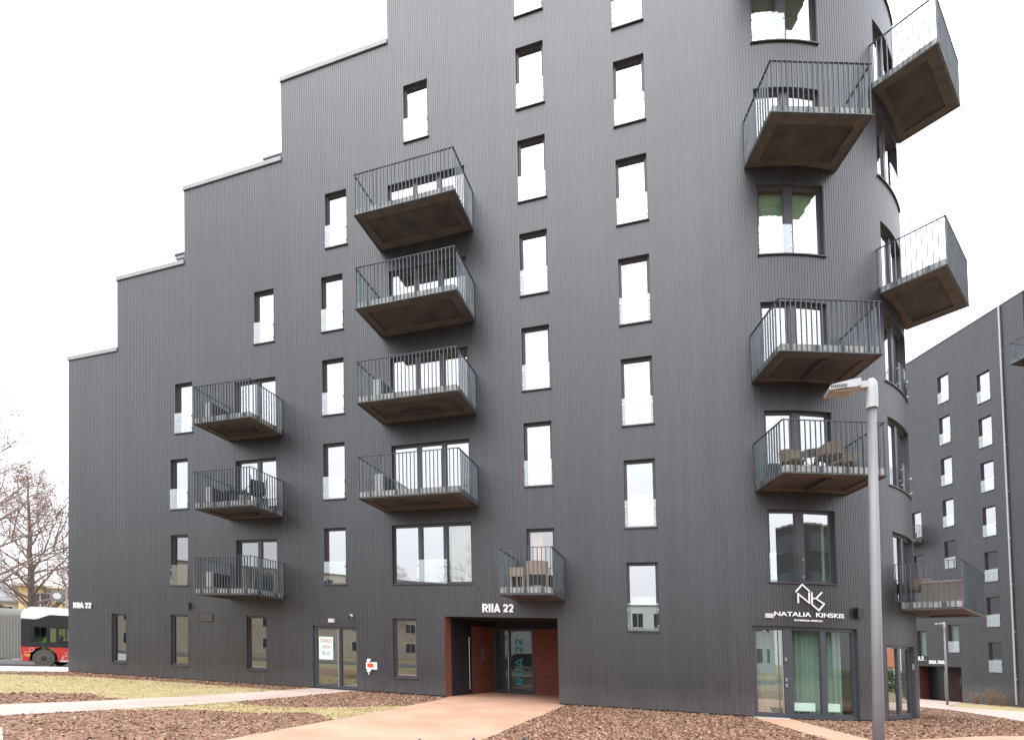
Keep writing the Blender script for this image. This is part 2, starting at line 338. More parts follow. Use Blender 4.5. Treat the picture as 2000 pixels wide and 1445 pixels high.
def strip(w0, w1, l0=-90, l1=90):      # along the street: w = distance across, l = along
    c = lambda w, l: (RN.x*w+RD.x*l, RN.y*w+RD.y*l)
    return [c(w0, l0), c(w1, l0), c(w1, l1), c(w0, l1)]
sheet('pavement', strip(-20.85, -16.6), M['side'], .012)
sheet('road', strip(-34.5, -21.1), M['asph'], .004)
mb = MB(); c = strip(-21.03, -20.85)
mb.face([(x, y, .02) for x, y in c]); mb.face([(c[0][0], c[0][1], -.17), (c[0][0], c[0][1], .02), (c[3][0], c[3][1], .02), (c[3][0], c[3][1], -.17)])
tag(mb.build('kerb', M['kerb']), kind='structure')
sheet('road', [(-80, -30), (90, -30), (90, -22), (-80, -22)], M['asph'], .024)

def inside(p, poly):
    x, y = p; r = False; n = len(poly)
    for i in range(n):
        a, b = poly[i], poly[i-1]
        if (a[1] > y) != (b[1] > y) and x < (b[0]-a[0])*(y-a[1])/(b[1]-a[1])+a[0]: r = not r
    return r
def off_building(x, y):
    if x < 1.65: return y < -.03
    return math.hypot(x-1.65, y-5.9) > 5.93
PATHS = [MAIN_PATH, P1, P3, P4, P5, P6]
def free(x, y): return off_building(x, y) and not any(inside((x, y), p) for p in PATHS) and RN.x*x+RN.y*y > -16.4
rc = random.Random(11); mb = MB()
def chip(x, y):
    a = rc.uniform(0, math.pi); l = rc.uniform(.014, .038)*(1.25 if rc.random() < .2 else 1); w = rc.uniform(.006, .015); z = gz(x, y)+.008+rc.uniform(0, .022)
    ux, uy = math.cos(a)*l, math.sin(a)*l; vx, vy = -math.sin(a)*w, math.cos(a)*w; t = rc.uniform(-.6, .6)*l; q = rc.uniform(-.7, .7)*w
    mb.face([(x-ux-vx, y-uy-vy, z-t-q), (x+ux-vx, y+uy-vy, z+t-q), (x+ux+vx*.8, y+uy+vy*.8, z+t+q), (x-ux+vx*.7, y-uy+vy*.7, z-t+q)])
zones = [((-17, -3.2), (-11.2, 0), 24000), ((-25, -10.4), (-2.6, 0), 20000), ((-3.2, 2.6), (-8.5, 0), 17000), ((2.2, 11), (-3.5, 5.5), 17000), ((6.5, 11.5), (3, 13), 4500)]
for (xa, xb), (ya, yb), n in zones:
    for _ in range(n):
        x = rc.uniform(xa, xb); y = rc.uniform(ya, yb)
        if free(x, y):
            lw = inside((x, y), LAWN_A) or inside((x, y), LAWN_B)
            if lw and rc.random() > (.04 if x < -11.6 else .3): continue
            chip(x, y)
for P in (MAIN_PATH, P1, P3):            # a few chips kicked onto the paving edges
    for _ in range(60):
        i = rc.randrange(len(P)); a, b = P[i-1], P[i]; t = rc.random(); x = a[0]+(b[0]-a[0])*t+rc.uniform(-.12, .12); y = a[1]+(b[1]-a[1])*t+rc.uniform(-.12, .12)
        if y < -.05: chip(x, y)
tag(mb.build('bark_chips', M['chip']), kind='stuff', label='reddish brown bark chips strewn over the planting beds', cat='bark mulch')
mb = MB()
def blade(x, y, h=None):
    h = h or rc.uniform(.02, .055); a = rc.uniform(0, 6.28); w = rc.uniform(.004, .008); l = rc.uniform(0, .04); b = rc.uniform(0, 6.28); z = gz(x, y)+.006
    mb.face([(x-math.cos(a)*w, y-math.sin(a)*w, z), (x+math.cos(a)*w, y+math.sin(a)*w, z), (x+math.cos(b)*l, y+math.sin(b)*l, z+h)])
for L, n, (xa, xb), (ya, yb) in ((LAWN_A, 26000, (-26, -12), (-9, -1)), (LAWN_B, 9000, (-11.5, -6.7), (-7.7, -3)), (LAWN_C, 2500, (13, 24), (12, 29))):
    k = 0
    while k < n:
        x = rc.uniform(xa, xb); y = rc.uniform(ya, yb); k += 1
        if inside((x, y), L): blade(x, y)
for _ in range(900):                      # stray tufts in the beds
    x = rc.uniform(-25, 4); y = rc.uniform(-10, -.2)
    if free(x, y) and rc.random() < .5:
        for _k in range(4): blade(x+rc.uniform(-.05, .05), y+rc.uniform(-.05, .05))
tag(mb.build('grass', M['blade']), kind='stuff', label='short dry yellow green grass of the lawns', cat='grass')

# ------------------------------------------------------------------ facade kit
class Flat:
    def __init__(s, o, u, n): s.o, s.u, s.n = Vector(o), Vector(u), Vector(n)
    def P(s, a, d): p = s.o+s.u*a+s.n*d; return p.x, p.y
    def curved(s, a, b): return False
TC, TR_ = (1.65, 5.9), 5.9
class MainPath:                       # flat street front, then the round end
    S0 = 26.38
    def P(s, a, d):
        if a <= s.S0: return a-24.73, d
        t = (a-s.S0)/TR_; r = TR_-d
        return TC[0]+r*math.sin(t), TC[1]-r*math.cos(t)
    def curved(s, a, b): return b > s.S0
MP = MainPath()
X = lambda x: x+24.73
T = lambda deg: 26.38+TR_*R(deg)
def seg(path, s0, s1): return max(1, int(math.ceil((s1-s0)/.2))) if path.curved(s0, s1) else 1
def sbox(mb, path, s0, s1, z0, z1, d0, d1):
    n = seg(path, s0, s1)
    for k in range(n):
        a = s0+(s1-s0)*k/n; b = s0+(s1-s0)*(k+1)/n
        p = lambda s, d, z: (*path.P(s, d), z)
        mb.face([p(a, d0, z0), p(b, d0, z0), p(b, d0, z1), p(a, d0, z1)], [(a, z0), (b, z0), (b, z1), (a, z1)])
        mb.face([p(b, d1, z0), p(a, d1, z0), p(a, d1, z1), p(b, d1, z1)])
        mb.face([p(a, d0, z1), p(b, d0, z1), p(b, d1, z1), p(a, d1, z1)])
        mb.face([p(a, d1, z0), p(b, d1, z0), p(b, d0, z0), p(a, d0, z0)])
        if k == 0: mb.face([p(a, d1, z0), p(a, d0, z0), p(a, d0, z1), p(a, d1, z1)])
        if k == n-1: mb.face([p(b, d0, z0), p(b, d1, z0), p(b, d1, z1), p(b, d0, z1)])
def spane(mb, path, s0, s1, z0, z1, d):
    n = seg(path, s0, s1)
    for k in range(n):
        a = s0+(s1-s0)*k/n; b = s0+(s1-s0)*(k+1)/n
        mb.face([(*path.P(a, d), z0), (*path.P(b, d), z0), (*path.P(b, d), z1), (*path.P(a, d), z1)])
def clad(mb, path, s0, s1, z0, top, holes, steps=(), pitch=.08, gap=.012, dep=.009):
    pts = []; n = int(math.ceil((s1-s0)/pitch))
    for i in range(n):
        a = s0+i*pitch; c = min(a+pitch, s1); b = min(a+pitch-gap, s1)
        pts += [(a, 0), (b, 0)]
        if c > b: pts += [(b, dep), (c, dep)]
    brk = sorted({h[0] for h in holes}|{h[1] for h in holes}|set(steps))
    for (sa, da), (sb, db) in zip(pts[:-1], pts[1:]):
        if sb-sa > 1e-6:
            cut = [sa]+[b for b in brk if sa+1e-5 < b < sb-1e-5]+[sb]
            runs = list(zip(cut[:-1], cut[1:]))
        else: runs = [(sa, sb)]
        for a, b in runs:
            m = (a+b)/2+(1e-5 if a == b else 0)
            iv = sorted([(h[2], h[3]) for h in holes if h[0] < m < h[1]]); z = z0; out = []
            for q0, q1 in iv:
                if q0 > z: out.append((z, q0))
                z = max(z, q1)
            tp = top(m)
            if tp > z: out.append((z, tp))
            fa = da + (db-da)*(0 if a == b or sb == sa else (a-sa)/(sb-sa)); fb = db if a == b or sb == sa else da+(db-da)*(b-sa)/(sb-sa)
            for q0, q1 in out:
                if a == b: mb.face([(*path.P(a, da), q0), (*path.P(a, db), q0), (*path.P(a, db), q1), (*path.P(a, da), q1)], [(a, q0), (a+.001, q0), (a+.001, q1), (a, q1)])
                else: mb.face([(*path.P(a, fa), q0), (*path.P(b, fb), q0), (*path.P(b, fb), q1), (*path.P(a, fa), q1)], [(a, q0), (b, q0), (b, q1), (a, q1)])
HOLES = []
def window(bld, path, s0, s1, z0, z1, mull=(), name='window', bal=None, sill=True, rv=.095, glass=None, fm=None, fw=.055, holes=None, bottom=None, bars=()):
    (HOLES if holes is None else holes).append((s0, s1, z0, z1))
    fm = fm or M['frame']; glass = glass or M['pane']; mb = MB()
    t = .006                                                    # reveal lining
    sbox(mb, path, s0, s1, z1-t, z1, -.004, rv+.06); sbox(mb, path, s0, s1, z0, z0+t, -.002, rv+.06)
    sbox(mb, path, s0, s0+t, z0+t, z1-t, -.004, rv+.06); sbox(mb, path, s1-t, s1, z0+t, z1-t, -.004, rv+.06)
    a, b, c, d = s0+t, s1-t, z0+t, z1-t; bw = bottom or fw
    sbox(mb, path, a, b, d-fw, d, rv, rv+.07); sbox(mb, path, a, b, c, c+bw, rv, rv+.07)
    sbox(mb, path, a, a+fw, c+bw, d-fw, rv, rv+.07); sbox(mb, path, b-fw, b, c+bw, d-fw, rv, rv+.07)
    # the sash stands back a little inside each opening of the frame
    edges = [a+fw]; 
    for m0, m1 in mull: sbox(mb, path, m0, m1, c+bw, d-fw, rv, rv+.07); edges += [m0, m1]
    edges.append(b-fw); sp = .022
    for e0, e1 in zip(edges[::2], edges[1::2]):
        sbox(mb, path, e0, e1, d-fw-sp, d-fw, rv+.02, rv+.065); sbox(mb, path, e0, e1, c+bw, c+bw+sp, rv+.02, rv+.065)
        sbox(mb, path, e0, e0+sp, c+bw+sp, d-fw-sp, rv+.02, rv+.065); sbox(mb, path, e1-sp, e1, c+bw+sp, d-fw-sp, rv+.02, rv+.065)
    w = mb.build(name, fm, bld)
    for i, (e0, e1) in enumerate(zip(edges[::2], edges[1::2])):
        mb = MB(); spane(mb, path, e0+sp, e1-sp, c+bw+sp, d-fw-sp, rv+.045); mb.build('pane', glass[i] if isinstance(glass, list) else glass, w)
    if sill:
        mb = MB(); sbox(mb, path, s0-.03, s1+.03, z0-.028, z0, -.045, rv-.002); mb.build('sill', M['sill'], w)
    if bal:
        b0, b1 = bal; mb = MB(); sbox(mb, path, b0+.012, b1-.012, z0+.012, z0+.80, -.035, -.021); mb.build('glass_balustrade', M['bal'], w)
        for cs in (b0+.03, b1-.03):
            for cz in (.16, .62):
                mb = MB(); sbox(mb, path, cs-.014, cs+.014, z0+cz-.02, z0+cz+.02, -.047, .03); mb.build('clamp', M['steel'], w)
    return w
def balcony(bld, ox, oy, oz, ang, w, dep, back=0.0, light=False, sp=.127, rail=None, plates=4, splates=2, wide=True):
    X4 = Matrix.Translation((ox, oy, oz)) @ Matrix.Rotation(ang, 4, 'Z')
    rail = rail or M['rail']; th = .205
    mb = MB(); mb.X = X4; e = .24; u = .045
    mb.box(0, w, -dep, back, u, th)
    mb.m = 1                                                        # downstand frame round the recessed soffit
    mb.box(0, w, -dep, -dep+e, 0, u-.001); mb.box(0, w, -e, back, 0, u-.001); mb.box(0, e, -dep+e, -e, 0, u-.001); mb.box(w-e, w, -dep+e, -e, 0, u-.001)
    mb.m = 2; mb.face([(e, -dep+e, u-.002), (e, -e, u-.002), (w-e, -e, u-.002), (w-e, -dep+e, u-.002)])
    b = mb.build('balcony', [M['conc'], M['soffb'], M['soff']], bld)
    mb = MB(); mb.X = X4; o = .018; H = 1.3; hw = .008; dd = .019
    n = max(2, round(w/sp)); k = [w*i/n for i in range(n+1)]
    for x in k: mb.box(x-hw, x+hw, -dep-o-dd*2+.004, -dep-o+.004, .004, H)
    m = max(2, round(dep/sp))
    for i in range(m):
        y = -.04-(dep-.04)*i/m
        for x in (-o-dd*2+.004, w+o-.004): mb.box(x, x+dd*2, y-hw, y+hw, .004, H)
    q = o+dd*2-.004
    mb.box(-q-.004, w+q+.004, -dep-q-.004, -dep-q+.046, H+.001, H+.013); mb.box(-q-.004, -q+.046, -dep-q+.047, .0, H+.001, H+.013); mb.box(w+q-.046, w+q+.004, -dep-q+.047, .0, H+.001, H+.013)
    mb.box(-q-.008, w+q+.008, -dep-q-.008, -dep-.002, -.012, .002); mb.box(-q-.008, -.002, -dep-.001, 0, -.012, .002); mb.box(w+.002, w+q+.008, -dep-.001, 0, -.012, .002)
    mb.build('railing', rail, b)
    for i in range(plates):
        c = w*(i+.5)/plates; c = k[min(range(len(k)), key=lambda j: abs(k[j]-c))]
        mb = MB(); mb.X = X4; mb.box(c-.06, c+.06, -dep-.0165, -dep-.002, .012, .195)
        mb.m = 1
        for z in (.055, .15): mb.tube([(c, -dep-.016, z), (c, -dep-.03, z)], .011, 6)
        mb.build('bracket_plate', [rail, M['steel']], b)
    for i in range(splates):
        for sx, x in ((-1, 0), (1, w)):
            c = -dep*(i+.5)/splates; mb = MB(); mb.X = X4
            mb.box(min(x+sx*.002, x+sx*.0165), max(x+sx*.002, x+sx*.0165), c-.06, c+.06, .012, .195); mb.build('bracket_plate', rail, b)
    if light:
        mb = MB(); mb.X = X4; mb.box(w*.5-.62, w*.5+.62, -dep*.44, -dep*.44+.13, -.05, u-.003) if light == 1 else mb.box(w*.5-.065, w*.5+.065, -dep+.2, -.3, -.05, u-.003)
        mb.build('soffit_light', M['frame'], b)
    return b

# ------------------------------------------------------------------ the stepped black building
BLD = thing('apartment_building', (-11, 5.9, 0), 'black timber clad stepped apartment block with a rounded right end and many balconies', 'building')
for s, k in (('c0a', 2),):
    window(BLD, MP, X(-18.66), X(-17.76), 9.67, 11.66, bal=(X(-18.66), X(-17.76)))
def French(x0, x1, z0, g=None, **kw): return window(BLD, MP, X(x0), X(x1), z0, z0+1.993, bal=(X(x0), X(x1)), glass=g, **kw)
French(-18.91, -18.01, 6.67); w_c0 = French(-18.91, -18.01, 3.67, M['pane_mid'])
for k in range(4): French(-11.735, -10.84, 3.67+3*k)
French(-11.53, -10.64, 15.67); French(-14.72, -13.82, 12.67); French(-8.33, -7.43, 18.67)
for k in range(1, 7): French(-4.34, -3.44, 3.67+3*k)
for k in range(-1, 7): French(-1.32, -.425, 5.27+3*k, None)
MU3 = ((X(-8.08), X(-7.94)), (X(-7.16), X(-7.02)))
wide = window(BLD, MP, X(-9.03), X(-6.13), 3.67, 5.66, MU3, bal=(X(-8.09), X(-7.0)), glass=[M['pane'], M['pane'], M['pane_door']])
for k in range(4): window(BLD, MP, X(-9.0), X(-6.15), 6.36+3*k, 8.36+3*k, MU3, name='balcony_door', sill=False)
for k in range(3): window(BLD, MP, X(-15.65), X(-13.77), 3.36+3*k, 5.36+3*k, ((X(-14.72), X(-14.56)),), name='balcony_door', sill=False, glass=M['pane_mid'] if k == 0 else None)
smd = window(BLD, MP, X(-4.32), X(-3.43), 3.36, 5.36, name='balcony_door', sill=False, glass=M['pane_door'])
for x0, x1 in ((-22.16, -21.33), (-18.94, -18.03), (-15.2, -14.28), (-9.04, -8.15)):
    window(BLD, MP, X(x0), X(x1), .54, 2.53, glass=M['pane_mid'], rv=.075)

def curtain(path, s0, s1, z0, z1, d, amp=.06, wl=.17):
    mb = MB(); n = int((s1-s0)/(wl/6)); pr = None
    for k in range(n+1):
        s = s0+(s1-s0)*k/n; dd = d+amp*math.sin(2*math.pi*s/wl)*(.6+.4*math.sin(s*5)); q = (*path.P(s, dd), z0), (*path.P(s+.012*math.sin(s*9), dd), z1)
        if pr: mb.face([pr[0], q[0], q[1], pr[1]])
        pr = q
    return mb
TH0, TH1 = 7.9, 25.6
for k in (0, 3, 5):
    w_ = window(BLD, MP, T(TH0), T(TH1), 3.67+3*k, 5.66+3*k, ((T(15.2), T(17.4)),), bal=(T(TH0), T(16.6)))
    if k: mb = MB(); spane(mb, MP, T(TH0+.5), T(TH1-.5), 3.7+3*k, 5.6+3*k, .3); mb.build('roller_blind', M['blind'] if k == 3 else pm('grey_blind', (.2, .22, .17), .9), w_)
    else: curtain(MP, T(23.6), T(24.9), 3.75, 5.6, .3).build('curtain', M['blind'], w_, True)
for k in (1, 2, 4, 6): window(BLD, MP, T(TH0), T(TH1), 3.36+3*k, 5.36+3*k, ((T(15.2), T(17.4)),), name='balcony_door', sill=False)
for k in (1, 2, 4, 6): window(BLD, MP, T(46.5), T(65), 3.67+3*k, 5.66+3*k, ((T(53.2), T(54.8)),), bal=(T(54), T(65)), glass=M['pane_mid'] if k == 0 else None)
for k in (0, 3, 5): window(BLD, MP, T(46.8), T(65), 3.36+3*k, 5.36+3*k, ((T(54.5), T(56.3)),), name='balcony_door', sill=False, glass=M['pane_mid'] if k == 0 else None)
# shop fronts on the ground floor
sd = window(BLD, MP, X(-12.25), X(-10.41), .03, 2.22, ((X(-11.27), X(-11.15)),), name='shop_door', sill=False, glass=M['pane_door'], fm=M['frame2'], fw=.09, rv=.07, bottom=.1)
def pull(parent, path, s, z0, z1, d0):
    mb = MB(); p = path.P(s, d0-.06); mb.tube([(p[0], p[1], z0), (p[0], p[1], z1)], .017, 8)
    for z in (z0+.15, z1-.15): a = path.P(s, d0-.06); b = path.P(s, d0+.01); mb.tube([(*a, z), (*b, z)], .01, 6)
    mb.build('pull_handle', M['steel'], parent)
pull(sd, MP, X(-11.19), .1, 2.1, .05)
mb = MB(); p = MP.P(X(-11.23), .045); mb.box(p[0]-.02, p[0]+.02, p[1]-.02, p[1]+.02, 1.02, 1.14); mb.build('lock', M['steel'], sd)
sf = window(BLD, MP, T(3.2), T(31.1), .04, 2.5, ((T(11.0), T(13.2)), (T(20.8), T(22.2))), name='shop_front', sill=False, glass=[M['pane_door'], M['pane_lo'], M['pane_lo']], fm=M['frame2'], fw=.085, rv=.08, bottom=.09)
pull(sf, MP, T(10.35), .15, 2.38, .05)
mb = MB()
for z in (.9, 1.05, 1.6): sbox(mb, MP, T(11.2), T(11.75), z-.04, z+.05, .05, .079)
mb.build('lock', M['steel'], sf)
mb = MB(); sbox(mb, MP, T(2.9), T(11.6), 0, .035, -.1, .06); mb.build('threshold', M['side'], sf)
rg = window(BLD, MP, T(41.7), T(60), .04, 2.12, ((T(49), T(50.6)),), name='shop_front', sill=False, glass=M['pane'], fm=M['frame2'], fw=.06, rv=.09, bottom=.09)
mb = MB(); sbox(mb, MP, T(57.2), T(57.9), 1.45, 1.62, -.03, .01); mb.build('intercom', M['acg'], rg)
mb = MB(); ns = 60
curtain(MP, T(4), T(29.6), .12, 2.45, .42).build('curtain', M['curt'], sf, True)
for a, b in ((13.8, 19.6), (22.7, 26.9)):
    mb = MB(); sbox(mb, MP, T(a), T(b), .22, .44, .21, .29); mb.m = 1
    for q in (a+1.2, b-1.2): sbox(mb, MP, T(q)-.012, T(q)+.012, .05, .22, .24, .26)
    mb.build('radiator', [M['rad'], M['steel']], sf)
curtain(MP, X(-6.99), X(-6.17), 3.7, 5.6, .3).build('curtain', M['curt_b'], wide, True)
curtain(MP, X(-4.27), X(-3.86), 3.4, 5.3, .3).build('curtain', M['curt_o'], smd, True)

# entrance niche
NX0, NX1, NZ = -7.14, -3.40, 2.61
HOLES.append((X(NX0), X(NX1), -1, NZ))
A0 = Vector((-7.13, 0.0)); A1 = Vector((-6.56, 3.07)); u_ = (A1-A0).normalized(); LW = (A1-A0).length
NL = Flat(A0, u_, Vector((-u_.y, u_.x)))
mb = MB()
def bq(p, q, z0, z1, s0=0):
    l = math.hypot(q[0]-p[0], q[1]-p[1]); mb.face([(*p, z0), (*q, z0), (*q, z1), (*p, z1)], [(s0, z0), (s0+l, z0), (s0+l, z1), (s0, z1)])
bq(NL.P(0, 0), NL.P(.33, 0), 0, NZ); mb.build('brick_wall', M['brick'], BLD); mb = MB(); bq(NL.P(1.58, 0), NL.P(LW, 0), 0, NZ-.2); mb.build('brick_wall', M['brick'], BLD); mb = MB()
bq((-4.98, 3.05), (NX1, 3.05), 0, NZ-.2); bq((NX1, 3.05), (NX1, 0), 0, NZ-.2)
BW = mb.build('brick_wall', M['brick'], BLD)
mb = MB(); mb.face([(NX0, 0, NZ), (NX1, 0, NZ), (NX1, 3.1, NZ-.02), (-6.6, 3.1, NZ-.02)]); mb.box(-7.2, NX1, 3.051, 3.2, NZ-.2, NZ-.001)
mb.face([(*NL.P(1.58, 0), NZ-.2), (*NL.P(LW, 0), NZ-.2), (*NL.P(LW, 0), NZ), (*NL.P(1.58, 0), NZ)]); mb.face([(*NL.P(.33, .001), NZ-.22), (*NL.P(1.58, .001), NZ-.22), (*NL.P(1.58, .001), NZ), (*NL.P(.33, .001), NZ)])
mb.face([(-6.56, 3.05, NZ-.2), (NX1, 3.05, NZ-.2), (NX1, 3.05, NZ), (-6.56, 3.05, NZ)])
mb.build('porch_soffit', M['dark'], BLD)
mb = MB(); mb.face([(NX0+.01, 0, .013), (NX1, 0, .013), (NX1, 3.1, .013), (-6.6, 3.1, .013)]); mb.build('porch_floor', M['path'], BLD)
mb = MB(); sbox(mb, NL, .335, 1.575, .015, NZ-.22, .0, .07)
for z0, z1 in ((.12, 2.3),): mb.m = 0; sbox(mb, NL, .42, 1.49, z0, z1, -.02, -.001)
dr = mb.build('entrance_door', pm('door_slate', (.02, .021, .027), .4), BLD)
pull(dr, NL, 1.3, .2, 2.0, -.02)
NB = Flat((-6.555, 3.05), (1, 0), (0, 1)); nh = []
gd = window(BLD, NB, 0, 1.575, .015, NZ-.2, ((.56, .66),), name='entrance_door', sill=False, glass=M['pane_dk'], fm=pm('door_frame_dark', (.03, .031, .036), .4), fw=.06, rv=-.03, holes=nh, bottom=.1)
pull(gd, NB, .60, .1, 2.3, -.03)
mb = MB(); sbox(mb, NL, 2.25, 2.4, 1.25, 1.68, -.02, 0); mb.build('intercom', M['steel'], BLD)
mb = MB(); mb.box(-4.95, -4.75, 3.6, 3.64, .3, 2.15); mb.build('warm_lit_strip', pm('warm_lit_wall', (.75, .45, .22), .7), BLD)  # orange-lit wall inside the door, its warm light put into the colour

STEPX = [(-21.82, 13.57), (-18.14, 16.54), (-13.41, 19.5), (-8.92, 22.48), (-4.6, 25.45)]
def top(s):
    x = s-24.73
    for a, z in STEPX:
        if x < a: return z
    return 28.4
mb = MB(); S_END = 26.38+math.pi*TR_
clad(mb, MP, 0, S_END, .045, top, HOLES, [X(a) for a, _ in STEPX])
for k in range(212):                                   # rear and left gable
    pass
BY = 11.8
def plain(mb, p, q, z0, z1):
    l = math.hypot(q[0]-p[0], q[1]-p[1]); mb.face([(*p, z0), (*q, z0), (*q, z1), (*p, z1)], [(0, z0), (l, z0), (l, z1), (0, z1)])
xs = [-24.73]+[a for a, _ in STEPX]+[1.65]; zs = [z for _, z in STEPX]+[28.4]
for i in range(len(zs)):
    plain(mb, (xs[i+1], BY), (xs[i], BY), 0, zs[i])
    plain(mb, (xs[i], BY), (xs[i], 0.0), 0 if i == 0 else zs[i-1]-1.3, zs[i])
mb.build('cladding', M['clad'], BLD)
for a, b in ((.01, X(NX0)), (X(NX1), T(3.2)), (T(31.1), S_END)): ft = MB(); sbox(ft, MP, a, b, -.2, .05, .02, .06); ft.build('plinth', M['dark'], BLD)
fl = MB(); half = lambda r: [(TC[0]+r*math.sin(R(t)), TC[1]-r*math.cos(R(t))) for t in range(0, 181, 6)]
XM = {0: -24.6, 1: -24.6, 2: -24.6, 3: -24.6, 4: -21.7, 5: -18.0, 6: -13.3, 7: -8.8, 8: -4.5}
for k in range(0, 9):
    z = 3.3+3*k; x0 = XM[k]; poly = [(x0, .3)]+half(5.6)+[(x0, 11.6)]
    fl.prism(poly, z-.25, z, lambda u, v, w: (u, v, w))
fl.build('floor_slab', M['slab'], BLD)
pw = MB(); pw.box(-24.5, 1.5, 5.0, 5.1, .02, 12.2); pw.box(-18, 1.5, 5.0, 5.1, 12.35, 18.2); pw.box(-8.7, 1.5, 5, 5.1, 18.35, 24.2); pw.box(1.6, 7.3, 5.9, 6, .02, 27)
for x in (-20.4, -16.6, -13.1, -9.7, -5.2, -2.5, 1.2):
    zt = 12.2 if x < -18 else 15.2 if x < -13 else 18.2 if x < -9 else 24.2
    pw.box(x-.05, x+.05, 3.4 if -7.5 < x < -3 else .35, 5, .02 if not -7.5 < x < -3 else 3.35, zt)
pw.build('partition', M['white'], BLD)
for i in range(len(zs)):                                # metal copings on every step
    mb = MB(); x0, x1 = xs[i]-.04, xs[i+1]
    if i < len(zs)-1:
        mb.box(x0, x1-.003, -.045, .34, zs[i]-.13, zs[i]+.03); mb.box(x0, x0+.36, .341, BY, zs[i]-.055, zs[i]+.03)
        mb.m = 1; mb.box(x0+.02, x1-.003, -.008, .3, zs[i]-.15, zs[i]-.131)
    else: sbox(mb, MP, X(x0), S_END, zs[i]-.1, zs[i]+.03, -.045, .34)
    mb.build('parapet_coping', [M['cap'], M['dark']], BLD)
for (xw, z, l) in ((-18.14, 18.35, 2.3), (-13.41, 21.4, 2.2), (-8.92, 24.42, 2.1)):
    mb = MB(); mb.box(xw-l, xw-.002, 1.5, 9, z-.16, z); mb.m = 1; mb.box(xw-l-.02, xw-.002, 1.47, 1.499, z-.03, z+.05); mb.box(xw-l-.03, xw-l-.001, 1.5, 9, z-.03, z+.05)
    mb.build('terrace_canopy', [M['cap'], M['sill']], BLD)

for k in range(1, 5): balcony(BLD, -9.28, 0, 3.14+3*k, 0, 3.345, 1.46, light=1 if k < 3 else 0)
for k in range(3): balcony(BLD, -15.93, 0, 3.14+3*k, 0, 2.41, 1.48, light=1, sp=.12)
balcony(BLD, -4.68, 0, 3.14, 0, 1.48, 1.57, plates=3)
for k in (1, 2, 4, 6): balcony(BLD, 2.22, .03, 3.14+3*k, R(17.3), 2.42, 1.46, back=.25, light=2 if k < 4 else 0)
for k in (3, 5): balcony(BLD, 5.85, 1.77, 3.14+3*k, R(56.2), 2.37, 1.47, back=.3)
balcony(BLD, 6.06, 2.19, 3.14, R(57.4), 3.03, 1.47, back=.45, plates=5)
# small fittings
mb = MB(); mb.box(-17.42, -16.77, -.012, .02, 2.27, 2.59); mb.m = 1
for i in range(5): mb.box(-17.39, -16.8, -.022, -.0125, 2.31+.055*i, 2.335+.055*i)
mb.build('vent_grille', [M['dark'], pm('louvre_brown', (.12, .09, .07), .6)], BLD)
mb = MB(); mb.tube([(-17.95, -.07, 2.74), (-17.95, -.07, 3.0)], .055, 10); mb.box(-17.98, -17.92, -.06, 0, 2.83, 2.92); mb.build('wall_light', M['frame'], BLD)
mb = MB(); mb.tube([(-10.64, 0, 2.58), (-10.64, -.09, 2.58)], .05, 10); mb.m = 1; mb.tube([(-10.64, -.1, 2.58), (-10.62, -.2, 2.5)], .035, 8); mb.build('security_camera', [M['poly'], M['dark']], BLD)
mb = MB(); mb.box(-11.53, -11.31, -.1, 0, 2.34, 2.47); mb.build('wall_light', pm('grey_light_box', (.5, .47, .46), .5), BLD)
mb = MB(); sbox(mb, MP, T(6.4), T(8.35), 2.7, 2.82, -.1, 0); mb.build('wall_light', pm('grey_light_box2', (.5, .47, .46), .5), BLD)
mb = MB(); sbox(mb, MP, T(30.2), T(32.2), 2.78, 3.06, -.14, 0); mb.build('wall_speaker', M['black'], BLD)
hc = MB(); hc.box(-10.08, -9.66, -.03, 0, .78, 1.02); hc.m = 1; hc.box(-10.02, -9.8, -.05, -.0301, .85, .97); hc.m = 0
hc.tube([(-9.93, -.03, 1.08), (-9.93, -.13, 1.08)], .055, 10); hc.tube([(-9.93, -.03, .73), (-9.93, -.13, .73)], .055, 10); hc.tube([(-9.93, -.08, .7), (-9.94, -.08, .6)], .02, 6)
hc.build('hose_connection', [M['poly'], M['hred']], BLD)

# ------------------------------------------------------------------ letters
def text_mesh(body, size, ext=.01, off=0, sx=1):
    c = bpy.data.curves.new('letters', 'FONT'); c.body = body; c.size = size; c.extrude = ext; c.offset = off; c.resolution_u = 4
    o = bpy.data.objects.new('letters', c); COL.objects.link(o)
    bpy.context.view_layer.update()
    me = bpy.data.meshes.new_from_object(o); bpy.data.objects.remove(o); bpy.data.curves.remove(c)
    vs = [(v.co.x*sx, v.co.y, v.co.z) for v in me.vertices]; fs = [list(p.vertices) for p in me.polygons]; bpy.data.meshes.remove(me)
    x0 = min(v[0] for v in vs); vs = [(v[0]-x0, v[1], v[2]) for v in vs]
    return vs, fs
def letters(mb, body, size, fn, ext=.01, off=0, sx=1, width=None):
    vs, fs = text_mesh(body, size, ext, off, sx)
    if width: k = width/max(v[0] for v in vs); vs = [(v[0]*k, v[1], v[2]) for v in vs]
    b = len(mb.v)
    for v in vs: mb.v.append(tuple(fn(*v)))
    for f in fs: mb.f.append([b+i for i in f]); mb.uv.append(None); mb.mi.append(mb.m)
def arc(cx, cy, rx, ry, a0, a1, n=10): return [(cx+rx*math.cos(R(a0+(a1-a0)*k/n)), cy+ry*math.sin(R(a0+(a1-a0)*k/n))) for k in range(n+1)]
